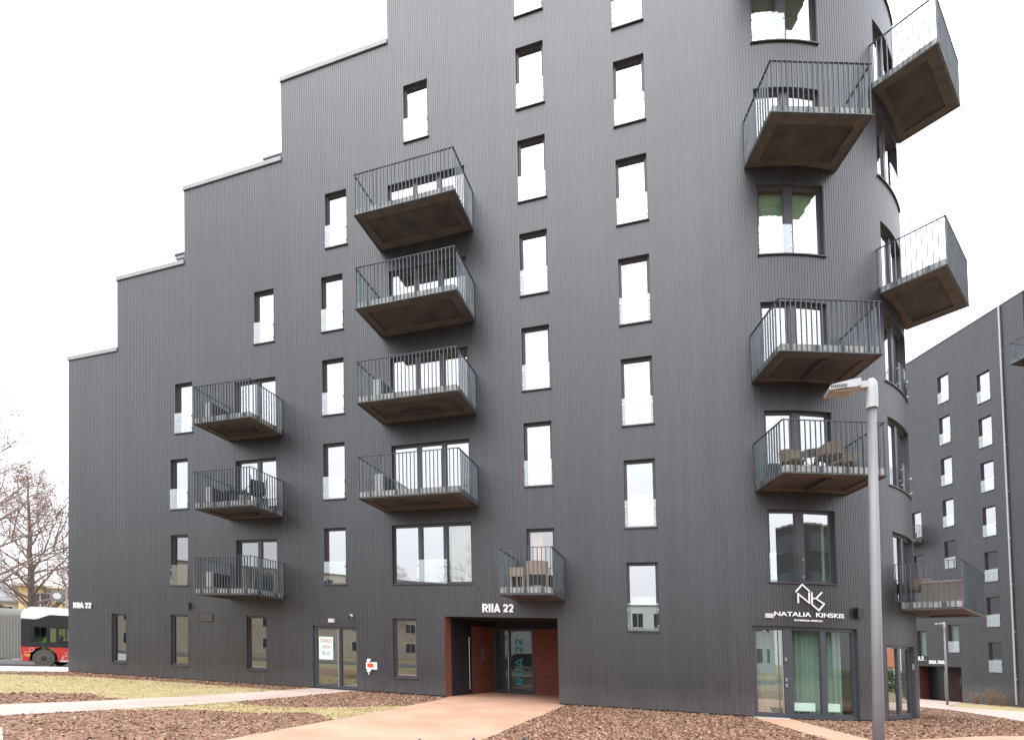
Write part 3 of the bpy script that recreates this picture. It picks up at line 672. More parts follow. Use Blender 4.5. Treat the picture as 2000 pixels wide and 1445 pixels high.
GL = {'I': (.38, [[(.19, 0), (.19, 1)]]), ' ': (.34, []),
      'R': (.80, [[(.14, 0), (.14, 1)], [(.14, .87)]+arc(.42, .66, .24, .21, 90, -90)+[(.14, .45)], [(.36, .45), (.66, 0)]]),
      'A': (.84, [[(.10, 0), (.42, 1), (.74, 0)], [(.22, .26), (.62, .26)]]),
      '2': (.72, [arc(.36, .66, .23, .21, 165, -35)+[(.16, .13)], [(.10, .13), (.64, .13)]]),
      '0': (.74, [arc(.37, .5, .22, .37, 0, 360, 18)])}
def block(mb, body, h, width, fn, d0, d1):
    tot = sum(GL[c][0] for c in body); kx = width/tot; x = 0; w = .205*h; ii = 0
    for c in body:
        adv, sts = GL[c]
        for st_ in sts:
            for (ua, va), (ub, vb) in zip(st_[:-1], st_[1:]):
                a, b = Vector(((x+ua)*kx, va*h)), Vector(((x+ub)*kx, vb*h)); e = (b-a).normalized(); n_ = Vector((-e.y, e.x)); ext_ = e*w*.12 if len(st_) > 2 else e*0
                q = [a-ext_+n_*w/2, a-ext_-n_*w/2, b+ext_-n_*w/2, b+ext_+n_*w/2]
                q = [(v.x, min(max(v.y, 0), h)) for v in q]
                ii += 1; e_ = .0006*(ii % 7); mb.prism(q, d0-e_, d1, lambda u, v, w_: fn(u, v, w_))
        x += adv
def onpath(path, s0, z0, d): return lambda x, y, z: (*path.P(s0+x, d-z), z0+y)
mb = MB(); block(mb, 'RIIA 22', .27, 1.05, lambda u, v, w_: (*MP.P(X(-5.81)+u, w_), 2.76+v), -.05, -.02)
tag(mb.build('house_number_sign', M['poly'], org=(-5.3, 0, 2.8)), 'bold white address letters on the black wall above the brick entrance', 'sign', 'address lettering')
mb = MB(); block(mb, 'RIIA 22', .24, 1.08, lambda u, v, w_: (*MP.P(X(-24.37)+u, w_), 2.73+v), -.05, -.02)
tag(mb.build('house_number_sign', M['poly'], org=(-23.8, 0, 2.8)), 'bold white address letters at the far left corner of the black wall', 'sign', 'address lettering')
# shop sign: logo strokes and name, bent round the tower
def stroke(mb, path, pts, w=.031, d0=-.05, d1=-.02):
    for (sa, za), (sb, zb) in zip(pts[:-1], pts[1:]):
        l = math.hypot(sb-sa, zb-za); ex, ez = (sb-sa)/l*w/2, (zb-za)/l*w/2; nx, nz = -ez, ex
        q = [(sa-ex+nx, za-ez+nz), (sa-ex-nx, za-ez-nz), (sb+ex-nx, zb+ez-nz), (sb+ex+nx, zb+ez+nz)]
        mb.prism(q, d0, d1, lambda u, v, w_: (*path.P(u, w_), v))
sg = thing('shop_sign', (3.0, .1, 2.7), 'white shop sign with a house shaped monogram over the curtained shop front', 'sign')
mb = MB()
for pts in ([(14.2, 3.43), (15.8, 3.62), (17.6, 3.45)], [(14.7, 3.14), (14.7, 3.37), (17.5, 3.13), (17.5, 3.40)], [(18.2, 3.13), (18.2, 3.41)], [(20.8, 3.42), (19.3, 3.26), (18.3, 3.26)], [(19.4, 3.25), (21.4, 3.12), (19.9, 2.94), (18.2, 3.09)]):
    stroke(mb, MP, [(T(a), z) for a, z in pts])
mb.build('logo', M['poly'], sg)
mb = MB(); letters(mb, 'NATALIA  KINSKIS', .165, onpath(MP, T(8.7), 2.765, -.03), .01, .0015, width=T(26.9)-T(8.7))
letters(mb, 'INTERIOR DESIGN', .062, onpath(MP, T(13.6), 2.64, -.03), .008, .001, width=T(20.8)-T(13.6))
mb.build('letters', M['poly'], sg)
# door lettering, upright, teal
mb = MB(); tx, ty = -5.42, 3.055
block(mb, 'RIIA', .3, 1.05, lambda u, v, w_: (tx-v, ty+w_, .3+u), -.002, .001)
mb.build('door_lettering', M['teal'], gd)
mb = MB(); block(mb, '22', .3, .56, lambda u, v, w_: (tx-v, ty+w_, 1.49+u), -.002, .001); mb.build('door_lettering', M['teal'], gd)
# for-rent poster taped inside the shop door
po = thing('poster', (-11.77, .1, 1.03), 'pale paper notice taped to the glass shop door', 'poster')
mb = MB(); mb.box(-12.07, -11.48, .092, .097, 1.04, 1.84); mb.build('paper', M['poster'], po)
for body, z, sz, w, mm in (('ÜÜRILE', 1.64, .17, .47, 'ink_r'), ('ANDA', 1.43, .16, .36, 'ink_r'), ('50 m²', 1.21, .17, .34, 'ink_g')):
    mb = MB(); letters(mb, body, sz, lambda x, y, z_, z=z, w=w: (-11.775-w/2+x, .090-z_, z+y), .001, .003, width=w); mb.build('letters', M[mm], po)

# ------------------------------------------------------------------ the second black building
FU = Vector((.41628, -.90924)); FN = Vector((.90924, .41628))
FP = Flat(Vector((CAM.x, CAM.y))+FN*35.727, FU, FN); FH = []
FB = thing('apartment_building', (*FP.P(-33, 6), -.8), 'second black apartment block across the path, seen behind the rounded corner', 'building')
def fw_(s0, s1, z0, g=None, **kw): return window(FB, FP, s0, s1, z0, z0+1.99, bal=(s0, s1), glass=g, holes=FH, **kw)
for k in range(7):
    if k != 7: w_ = fw_(-33.06, -32.24, 2.68+3*k, M['pane_dk'] if 0 < k < 3 else M['pane_lo'] if k == 0 else None)
    if k == 0: curtain(FP, -33.0, -32.3, 2.75, 4.6, .35).build('curtain', M['curt'], w_, True)
    w_ = fw_(-30.3, -29.46, 1.38+3*k, M['pane_dk'] if k < 3 else None)
w_ = window(FB, FP, -35.55, -34.77, 2.35, 4.33, glass=M['pane_lo'], holes=FH); curtain(FP, -35.5, -34.82, 2.4, 4.2, .35).build('curtain', M['curt'], w_, True)
window(FB, FP, -35.6, -34.78, 8.36, 10.1, holes=FH, glass=M['pane_lo']); window(FB, FP, -35.6, -34.78, 11.4, 13.4, holes=FH, name='balcony_door', sill=False)
window(FB, FP, -26.6, -24, 20.4, 22.4, ((-25.4, -25.2),), holes=FH, name='balcony_door', sill=False)
FH.append((-35.5, -32.2, -2, 1.67))
mb = MB(); clad(mb, FP, -47, -20, -1.2, lambda s: 25.05, FH)
for a, b in ((FP.P(-20, 0), FP.P(-20, 12)), (FP.P(-20, 12), FP.P(-47, 12)), (FP.P(-47, 12), FP.P(-47, 0))): plain(mb, a, b, -1.2, 25.05)
mb.build('cladding', M['clad2'], FB)
mb = MB()
def fq(s0, s1, d0, d1, z0, z1): sbox(mb, FP, s0, s1, z0, z1, d0, d1)
fq(-47, -20, -.04, .35, 25.051, 25.12); mb.build('parapet_coping', M['cap'], FB)
mb = MB(); fq(-46.9, -20.1, .3, 11.9, 24.6, 24.8)
for k in range(8): fq(-46.9, -20.1, .3, 11.9, 2.1+3*k, 2.3+3*k)
mb.build('floor_slab', M['slab'], FB)
mb = MB(); fq(-46.9, -20.1, 4.5, 4.6, 2.31, 24.5); mb.build('partition', M['white'], FB)
PB = brick_mat('porch_brick', (.10, .018, .014), (.07, .014, .012), (.03, .012, .01))
for a, b in (((-35.5, 0), (-35.5, .8)), ((-32.2, .8), (-32.2, 0))):
    mb = MB(); p, q = FP.P(*a), FP.P(*b); mb.face([(*p, -1.1), (*q, -1.1), (*q, 1.67), (*p, 1.67)], [(0, 0), (2.2, 0), (2.2, 2.7), (0, 2.7)]); mb.build('brick_wall', PB, FB)
mb = MB()
p, q = FP.P(-33.9, .8), FP.P(-32.2, .8); mb.face([(*p, -1.1), (*q, -1.1), (*q, 1.67), (*p, 1.67)], [(0, 0), (2.2, 0), (2.2, 2.7), (0, 2.7)])
mb.build('brick_wall', brick_mat('dark_brick', (.035, .012, .009), (.028, .01, .008), (.015, .009, .008)), FB)
mb = MB(); fq(-35.5, -33.9, .8, .85, -1.1, 1.67); fq(-35.5, -32.2, 0.02, .9, 1.64, 1.669); dd_ = mb.build('entrance_door', M['black'], FB); pull(dd_, FP, -34.15, -.7, 1.3, .79)
mb = MB(); p = FP.P(-32.9, .76); mb.box(p[0]-.08, p[0]+.08, p[1]-.08, p[1]+.08, .35, .85); mb.build('intercom', M['steel'], FB)
mb = MB(); p = FP.P(-28.66, -.09); mb.tube([(*p, -.6), (*p, 25.0)], .05, 8)
for z in range(1, 25, 3): q = FP.P(-28.66, 0); mb.tube([(*p, z), (*q, z)], .07, 6)
mb.build('downpipe', M['downp'], FB)
mb = MB(); fq(-27.3, -27.2, -.03, 0, -.9, 25); mb.build('corner_trim', M['dark'], FB)
fa = math.atan2(FU.y, FU.x)
def fbal(s, z, w, **kw):
    p = FP.P(s, 0); balcony(FB, p[0], p[1], z, fa, w, 1.48, **kw)
fbal(-26.95, 20.12, 3.3); fbal(-36.85, 11.0, 2.0)
mb = MB(); block(mb, 'RIIA 20A', .27, 1.22, lambda u, v, w_: (*FP.P(-34.6+u, w_), 1.84+v), -.05, -.02)
tag(mb.build('house_number_sign', M['poly'], org=(*FP.P(-34, 0), 1.9)), 'white address letters over the dark porch of the far black block', 'sign', 'address lettering')
mb = MB(); block(mb, 'RIIA 2', .27, .86, lambda u, v, w_: (*FP.P(-35.62+u, w_), 2.12+v), -.33, -.3); fq(-35.6, -34.85, -.3, .0, 2.06, 2.10)
tag(mb.build('house_number_sign', M['poly'], org=(*FP.P(-35.4, 0), 2.1)), 'small white sign letters beside the rounded corner, under the curtained window', 'sign', 'address lettering')

# ------------------------------------------------------------------ street lamps
def street_lamp(loc, label):
    t = thing('street_lamp', (0, 0, 0), label, 'street lamp', 'grey park street lamps')
    mb = MB(); mb.tube([(0, 0, 0), (0, 0, .02)], .12, 16); mb.tube([(0, 0, .02), (0, 0, 1.2), (0, 0, 4.32)], [.058, .055, .043], 20); mb.build('pole', M['lampb'], t, True)
    mb = MB(); mb.tube([(0, 0, 4.28), (0, 0, 4.50), (0, 0, 4.56), (0, 0, 4.60)], [.06, .06, .055, .03], 20); mb.box(-.12, -.02, -.045, .045, 4.50, 4.57); mb.build('collar', M['lamp'], t)
    mb = MB(); pr = [(-.125, 4.50), (-.18, 4.49), (-.43, 4.475), (-.44, 4.49), (-.42, 4.53), (-.22, 4.57), (-.13, 4.58)]
    mb.prism(pr, -.10, .10, lambda u, v, w: (u, w, v))
    h = mb.build('lamp_head', M['lamp'], t)
    mb = MB(); mb.box(-.40, -.22, -.08, .08, 4.464, 4.4745)
    mb.build('lens', M['lens'], h)
    mb = MB()
    for i in range(9): mb.box(-.42+i*.018, -.411+i*.018, -.107, -.1001, 4.492, 4.526)
    mb.build('cooling_fins', M['frame'], h)
    return place(t, loc)
la = street_lamp((2.056, -8.766, .004), 'tall grey street lamp standing in front of the rounded corner, nearest the camera'); la.rotation_euler = (0, R(.9), R(2)); la.scale = (1, 1, 1.012)
lb = copy_tree(la, (14.45, 19.76, gz(14.45, 19.76)), R(12), 'small distant street lamp by the porch of the far black block')

# ------------------------------------------------------------------ garden stakes at the lower edge
st = []
for i, (x, y, h, lb_) in enumerate(((-2.63, -10.35, .565, 'leftmost of three thin dark stakes whose tips show at the lower edge'), (-2.08, -10.18, .595, 'middle one of three thin dark stakes at the lower edge'), (-1.57, -10.02, .63, 'rightmost of three thin dark stakes, standing in the bark'))):
    mb = MB(); mb.tube([(x, y, 0), (x, y, h-.01), (x, y, h)], [.017, .017, .008], 8); mb.tube([(x, y, h-.05), (x, y, h-.03)], .021, 8)
    tag(mb.build('garden_stake', M['rail'], org=(x, y, 0)), lb_, 'stake', 'thin stakes at the lower edge')

# ------------------------------------------------------------------ things on the balconies
def ac_unit(loc, rz, label):
    t = thing('air_conditioner', (0, 0, 0), label, 'air conditioner', 'outdoor air conditioning units on balconies')
    mb = MB(); mb.box(-.14, .14, -.4, .4, .06, .62); mb.m = 1
    for i in range(9): mb.box(-.125, .125, -.408, -.4005, .1+i*.055, .135+i*.055)
    mb.m = 0
    for y in (-.3, .3): mb.box(-.15, .15, y-.03, y+.03, 0, .06)
    mb.build('casing', [M['acg'], pm('louvre_pale', (.5, .5, .5), .5)], t)
    mb = MB(); mb.box(.1405, .15, -.37, .37, .1, .58)
    for r in (.06, .12, .18, .23):
        mb.m = 1; n = 20
        for k in range(n):
            a, b = 2*math.pi*k/n, 2*math.pi*(k+1)/n
            mb.tube([(.155, .05+r*math.cos(a), .34+r*math.sin(a)), (.155, .05+r*math.cos(b), .34+r*math.sin(b))], .004, 4, False)
    mb.build('fan_grille', [M['black'], M['frame']], t)
    return place(t, loc, rz)
BZ = lambda k: 3.345+3*k
ac = ac_unit((-15.5, -.92, BZ(0)), 0, 'boxy outdoor air conditioner on the lowest balcony of the left stack')
copy_tree(ac, (-15.52, -.92, BZ(1)), 0, 'outdoor air conditioner on the middle balcony of the left stack')
copy_tree(ac, (-15.52, -.92, BZ(2)), 0, 'outdoor air conditioner on the top balcony of the left stack')
copy_tree(ac, (-8.72, -.85, BZ(1)), 0, 'outdoor air conditioner on the lowest of the four wide middle balconies')
copy_tree(ac, (-8.74, -.85, BZ(2)), 0, 'outdoor air conditioner on the second lowest of the four wide middle balconies')
def armchair(mat, label, group=None, hood=.74):
    t = thing('armchair', (0, 0, 0), label, 'armchair', group)
    mb = MB(); mb.box(-.25, .25, -.24, .24, .38, .44); mb.build('seat', mat, t)
    mb = MB(); pr = None
    for k in range(13):
        a = R(-20+220*k/12); x, y = .29*math.cos(a), .27*math.sin(a); h = .62+(hood-.62)*max(0, math.sin(a))**.7
        q = ((x, y, .42), (x*1.08, y*1.1, h), (x*1.15, y*1.17, h), (x*1.09, y*1.09, .42))
        if pr:
            for i in range(4): mb.face([pr[i], q[i], q[(i+1) % 4], pr[(i+1) % 4]])
        pr = q
    mb.build('backrest', mat, t)
    for sx in (-1, 1):
        for sy in (-1, 1):
            mb = MB(); mb.tube([(sx*.2, sy*.2, .38), (sx*.25, sy*.25, 0)], .014, 6); mb.build('leg', M['frame'], t)
    return t
a17 = R(17.3)
def tw(x, y, k):        # local point on a tower balcony
    return (2.22+x*math.cos(a17)-y*math.sin(a17), .03+x*math.sin(a17)+y*math.cos(a17), BZ(k))
ch = armchair(M['wood'], 'rattan armchair left of the round glass table on the tower balcony', 'rattan balcony armchairs')
place(ch, tw(.72, -.5, 1), R(75)+a17)
copy_tree(ch, tw(1.42, -.95, 1), R(200)+a17, 'rattan armchair in front of the round glass table on the tower balcony')
copy_tree(ch, tw(2.05, -.45, 1), R(-80)+a17, 'rattan armchair at the right end of the tower balcony, half behind the lamp pole')
t = thing('round_table', (0, 0, 0), 'round glass topped table between rattan armchairs on the tower balcony', 'table')
mb = MB(); mb.tube([(0, 0, .7), (0, 0, .712)], .34, 28); mb.build('tabletop', pm('table_top_pale', (.5, .55, .56), .12, 0, .8), t)
for k in range(4):
    a = R(45+90*k); mb = MB(); mb.tube([(.3*math.cos(a), .3*math.sin(a), .69), (.08*math.cos(a), .08*math.sin(a), .4), (.28*math.cos(a), .28*math.sin(a), 0)], .012, 6); mb.build('leg', M['frame'], t)
place(t, tw(1.25, -.5, 1), a17)
# left stack, middle balcony
t = thing('sling_chair', (0, 0, 0), 'dark folding sling chair on the middle balcony of the left stack', 'chair')
mb = MB(); mb.box(-.24, .24, -.22, .22, .40, .43); mb.build('seat', M['dkfab'], t)
mb = MB(); mb.box(-.24, .24, .2, .24, .42, .86); mb.build('backrest', M['dkfab'], t)
for sx in (-1, 1):
    mb = MB(); mb.tube([(sx*.26, -.26, 0), (sx*.26, -.2, .62), (sx*.26, .24, .64)], .013, 6); mb.tube([(sx*.26, .3, 0), (sx*.26, .22, .5), (sx*.26, .27, .98)], .013, 6); mb.build('side_frame', M['frame'], t)
place(t, (-14.0, -.75, BZ(1)), R(-115))
t = thing('potted_plant', (0, 0, 0), 'small leafy plant in a grey pot against the wall of the middle left balcony', 'plant')
mb = MB(); mb.tube([(0, 0, 0), (0, 0, .62)], [.14, .17], 12); mb.build('pot', M['acg'], t)
mb = MB(); rp = random.Random(5)
for _ in range(60):
    a = rp.uniform(0, 6.28); e = rp.uniform(.2, 1.4); l = rp.uniform(.1, .26); d = Vector((math.cos(a)*math.cos(e), math.sin(a)*math.cos(e), math.sin(e))); s = d.cross(Vector((0, 0, 1))).normalized()*.02
    c0 = Vector((0, 0, .6)); mb.face([c0, c0+d*l*.6+s, c0+d*l, c0+d*l*.6-s])
mb.build('leaves', M['green'], t); place(t, (-14.95, -.3, BZ(1)))
t = thing('side_table', (0, 0, 0), 'low dark table standing on the middle balcony of the left stack', 'table')
mb = MB(); mb.box(-.25, .25, -.22, .22, .5, .53); mb.build('tabletop', M['dkfab'], t)
for sx in (-1, 1):
    for sy in (-1, 1): mb = MB(); mb.box(sx*.22-.015, sx*.22+.015, sy*.19-.015, sy*.19+.015, 0, .5); mb.build('leg', M['frame'], t)
place(t, (-14.85, -.85, BZ(1)))
# small balcony over the entrance
t = thing('armchair', (0, 0, 0), 'beige barrel backed armchair on the small balcony above the entrance, seen from behind', 'armchair')
mb = MB(); mb.box(-.24, .24, -.2, .26, .1, .4); mb.build('seat', M['dkfab'], t)
mb = MB(); pr = None
for k in range(17):
    a = R(200+140*k/16); x, y = .34*math.cos(a), .30*math.sin(a)+.1; q = ((x, y, .03), (x, y, .80), (x*.86, y*.86, .80), (x*.86, y*.86, .03))
    if pr:
        for i in range(4): mb.face([pr[i], q[i], q[(i+1) % 4], pr[(i+1) % 4]])
    pr = q
mb.build('backrest', M['beige'], t); place(t, (-3.72, -1.05, BZ(0)), R(10))
t = thing('storage_box', (0, 0, 0), 'beige storage box on dark legs at the left of the small balcony', 'box')
mb = MB(); mb.box(-.2, .2, -.2, .2, .36, .62); mb.build('box', M['beige'], t)
for sx in (-1, 0, 1): mb = MB(); mb.box(sx*.18-.02, sx*.18+.02, -.18, .18, 0, .36); mb.build('leg', M['beige'], t)
place(t, (-4.3, -1.0, BZ(0)))
# lowest right tower balcony
a57 = R(57.4)
def tr(x, y): return (6.06+x*math.cos(a57)-y*math.sin(a57), 2.19+x*math.sin(a57)+y*math.cos(a57), BZ(0))
copy_tree(ch, tr(.8, -.42), R(190), 'rattan armchair on the lowest balcony of the rounded corner').__setitem__('group', 'rattan balcony armchairs')
t = thing('storage_box', (0, 0, 0), 'wide grey beige cushion box on the lowest balcony of the rounded corner', 'box')
mb = MB(); mb.box(-.25, .25, -.43, .43, .0, .56); mb.build('box', pm('box_grey', (.17, .15, .135), .8), t)
mb = MB(); mb.box(-.27, .27, -.45, .45, .561, .61); mb.build('lid', pm('lid_grey', (.3, .27, .25), .8), t)
place(t, tr(.62, -.98), a57)

# ------------------------------------------------------------------ bus
def bus():
    t = thing('articulated_bus', (0, 0, 0), 'red and white articulated city bus passing behind the left corner', 'bus')
    L, Wd = 9.8, 2.55; Y = lambda d: d
    def wheel(x, y, s):
        w = MB(); n = 24; r = .47
        w.tube([(x, y, r), (x, y+s*.28, r)], r, n); o = w.build('wheel', M['tyre'], t)
        w = MB(); w.tube([(x, y-s*.012, r), (x, y+s*.02, r)], .27, 20); w.build('rim', pm('rim_dust', (.14, .12, .1), .7), o)
        w = MB(); w.tube([(x, y-s*.06, r), (x, y, r)], [.1, .15], 12)
        for k in range(8): a = 2*math.pi*k/8; w.tube([(x+.2*math.cos(a), y-s*.03, r+.2*math.sin(a)), (x+.2*math.cos(a), y, r+.2*math.sin(a))], .02, 6)
        w.build('hub', pm('hub_dark', (.05, .04, .035), .7), o)
    for x in (.93, 7.1):
        wheel(x, .03, 1); wheel(x, Wd-.03, -1)
    wheel(-3.3, .03, 1); wheel(-3.3, Wd-.03, -1)
    for x in (.93, 7.1, -3.3):
        for y in (.36, Wd-.40): h_ = MB(); h_.box(x-.66, x+.66, y, y+.04, .37, 1.1); h_.build('wheel_housing', M['black'], t)
    def arch(x, n=12): return [(x+.6*math.cos(math.pi-math.pi*k/n), max(.3, .47+.6*math.sin(math.pi-math.pi*k/n))) for k in range(n+1)]
    for x0, x1, ws in ((0, L, (.93, 7.1)), (-7.9, -1.25, (-3.3,))):
        for y0, y1 in ((0, .05), (Wd-.05, Wd)):
            b = MB(); pl = [(x0, .3)]
            for w in ws: pl += arch(w)
            pl += [(x1, .3), (x1, 1.06), (x0, 1.06)]
            # skirt as strips so that the wheel arches stay open
            xsn = sorted({p[0] for p in pl}); 
            def low(x):
                for w in ws:
                    if abs(x-w) < .6: return max(.3, .47+math.sqrt(.36-(x-w)**2))
                return .3
            xx = [x0+(x1-x0)*i/120 for i in range(121)]
            for a, c in zip(xx[:-1], xx[1:]):
                for yy in (y0, y1): b.face([(a, yy, low(a)), (c, yy, low(c)), (c, yy, 1.06), (a, yy, 1.06)])
            b.build('skirt', M['red'], t)
            b = MB(); b.box(x0, x1, y0+.004, y1-.004, 1.061, 1.32); b.box(x0, x1, y0+.004, y1-.004, 2.12, 2.62)
            x = x0
            while x < x1-.2: b.box(x, x+.12, y0+.004, y1-.004, 1.321, 2.119); x += 1.45
            b.box(x1-.14, x1, y0+.004, y1-.004, 1.321, 2.119)
            b.box(x0, x0+.42, y0+.002, y1-.002, 1.322, 2.118)
            b.build('window_band', M['black'], t)
            g = MB(); ym = (y0+y1)/2; g.face([(x0+.42, ym, 1.32), (x1-.14, ym, 1.32), (x1-.14, ym, 2.12), (x0+.42, ym, 2.12)]); g.build('side_window', M['bglass'], t)
        b = MB(); b.box(x0, x1, .051, Wd-.051, .32, .36); b.m = 1; b.box(x0, x1, .051, Wd-.051, 2.3, 2.35); b.build('floor', [M['frame'], pm('bus_ceiling', (.5, .5, .48), .8)], t)
        # white roof with a raised equipment hump
        b = MB(); pr = [(0.0, 2.63), (Wd, 2.63), (Wd-.03, 2.82), (Wd-.35, 3.02), (.35, 3.02), (.03, 2.82)]
        b.prism(pr, x0, x1, lambda u, v, w: (w, u, v))
        hx0 = x0+.02; b.prism([(hx0, 3.0), (x1-.6, 3.0), (x1-.9, 3.13), (hx0+1.2, 3.22), (hx0+.25, 3.2)], .3, Wd-.3, lambda u, v, w: (u, w, v))
        b.build('roof', M['bwhite'], t)
        b = MB(); b.prism([(x0+.75, 2.60), (x0+1.2, 2.80), (x1-.05, 2.80), (x1-.05, 2.60)], -.014, .02, lambda u, v, w: (u, w, v)); b.build('roof_side_panel', M['black'], t)
        b = MB(); b.prism([(x0, 2.55), (x0+.55, 2.53), (x0+1.05, 2.66), (x0, 2.66)], -.012, -.002, lambda u, v, w: (u, w, v)); b.build('roof_fairing', M['bwhite'], t)
        for xe, s in ((x0, 1), (x1, -1)):
            if xe in (L, -7.9):
                b = MB(); b.box(min(xe, xe+s*.04), max(xe, xe+s*.04), .06, Wd-.06, .36, 1.2); b.m = 1; b.box(min(xe, xe+s*.04), max(xe, xe+s*.04), .06, Wd-.06, 1.2, 2.29); b.build('end_panel', [M['red'], M['black']], t)
        for i in range(int((x1-x0-1.6)/.85)):
            for yy in (.35, .8, 1.6, 2.05):
                if rc.random() < .8:
                    b = MB(); xq = x0+1.2+.85*i; b.box(xq, xq+.4, yy, yy+.4, .75, .83); b.box(xq+.36, xq+.42, yy, yy+.4, .831, 1.42); b.build('seat', M['dkfab'], t)
    b = MB(); n = 10                                             # bellows
    for k in range(n+1):
        pass
    pr = None
    for k in range(2*n+1):
        x = -1.25+1.25*k/(2*n); o = -.03 if k % 2 == 0 else .06
        q = [(x, .06+o, .42), (x, Wd-.06-o, .42), (x, Wd-.04-o, 2.72-o), (x, Wd-.45, 3.02-o), (x, .45, 3.02-o), (x, .04+o, 2.72-o)]
        if pr:
            for i in range(6): b.face([pr[i], pr[(i+1) % 6], q[(i+1) % 6], q[i]])
        pr = q
    b.build('bellows', M['bell'], t)
    # line drawing of the town along the skirt
    b = MB(); z = 0
    def ln(pts, r=.012):
        b.tube([(x, -.006, z_) for x, z_ in pts], r, 4)
    for ox in (0.06, 1.75, 3.3, 4.9):
        ln([(ox, .32), (ox, .62), (ox+.12, .62), (ox+.12, .8), (ox+.3, .8), (ox+.3, .98), (ox+.42, 1.02), (ox+.5, .9), (ox+.42, .82), (ox+.3, .82)])
    ln([(1.68, .5), (1.95, .64), (2.3, .66)]); ln([(1.66, .42), (2.35, .4)])
    b.m = 1
    for ox in (.2, 2.05): b.box(ox, ox+.18, -.008, -.003, .56, .68)
    b.m = 0; b.box(1.62, 6.2, -.01, -.004, .302, .36)
    b.build('decoration', [M['bwhite'], M['gold']], t)
    return t
BS = bus(); bx = Vector((-32.14, 3.41)); ba = math.atan2(RD.y, RD.x)
bl_ = bx-RD*.93; place(BS, (bl_.x, bl_.y, -.165), ba)
def person(mat_b, mat_h, label, lx, ly):
    """seated passenger: one skinned body"""
    p = [(0, 0, .5), (0, 0, .78), (0, 0, 1.0), (0, .0, 1.1), (0, 0, 1.2), (0, 0, 1.3), (.2, 0, .95), (.27, .12, .74), (.2, .3, .68), (-.2, 0, .95), (-.27, .12, .74), (-.2, .3, .68), (.1, .42, .5), (.1, .45, .08), (-.1, .42, .5), (-.1, .45, .08), (.1, .6, .05), (-.1, .6, .05)]
    ed = [(0, 1), (1, 2), (2, 3), (3, 4), (4, 5), (2, 6), (6, 7), (7, 8), (2, 9), (9, 10), (10, 11), (0, 12), (12, 13), (0, 14), (14, 15), (13, 16), (15, 17)]
    rd = [.16, .15, .15, .06, .1, .08, .07, .05, .035, .07, .05, .035, .085, .05, .085, .05, .04, .04]
    me = bpy.data.meshes.new('person'); me.from_pydata(p, ed, []); o = bpy.data.objects.new('person', me); COL.objects.link(o)
    sm = o.modifiers.new('skin', 'SKIN'); sd_ = me.skin_vertices[0].data if me.skin_vertices else None
    if sd_ is None:
        bpy.context.view_layer.objects.active = o
    return o, me, rd
def passenger(body, cap, label, x, y):
    b = MB(); t = thing('person', (0, 0, 0), label, 'person', 'bus passengers')
    # torso, thighs and shins lofted as one surface of revolution-like rings, arms resting on the lap
    def loft(pts):
        b.tube([p[:3] for p in pts], [p[3] for p in pts], 10)
    loft([(0, 0, .45, .15), (0, -.02, .6, .17), (0, -.03, .8, .185), (0, -.02, .95, .17), (0, 0, 1.03, .09), (0, 0, 1.08, .055), (0, .01, 1.12, .075), (0, .015, 1.2, .1), (0, .01, 1.28, .085), (0, 0, 1.32, .03)])
    for s in (-1, 1):
        loft([(s*.08, 0, .47, .1), (s*.1, .3, .5, .085), (s*.1, .42, .47, .07), (s*.1, .44, .2, .055), (s*.1, .45, .05, .045), (s*.1, .58, .04, .04)])
        loft([(s*.17, 0, .98, .07), (s*.23, .03, .78, .055), (s*.19, .22, .64, .04), (s*.1, .34, .62, .03)])
    o = b.build('body', body, t, True)
    b = MB(); b.tube([(0, .0, 1.19), (0, -.005, 1.27), (0, -.01, 1.335), (0, -.01, 1.35)], [.107, .11, .07, .02], 12); b.build('hair', cap, t, True)
    b = MB(); b.tube([(0, .08, 1.14), (0, .1, 1.2), (0, .09, 1.25)], [.04, .05, .03], 8); b.build('face', M['skin'], t, True)
    p = BS.location+Vector((RD.x*x-RD.y*y, RD.y*x+RD.x*y, .38)); place(t, p, ba-math.pi/2); return t
passenger(M['hiv'], M['hair'], 'seated bus passenger in a bright yellow green vest', .85, .5)
passenger(M['dkfab'], M['hatw'], 'seated bus passenger with a pale cap and dark coat', 1.5, .55)
passenger(M['coat'], M['hair'], 'seated bus passenger in a teal coat, nearest the building corner', 2.05, .45)

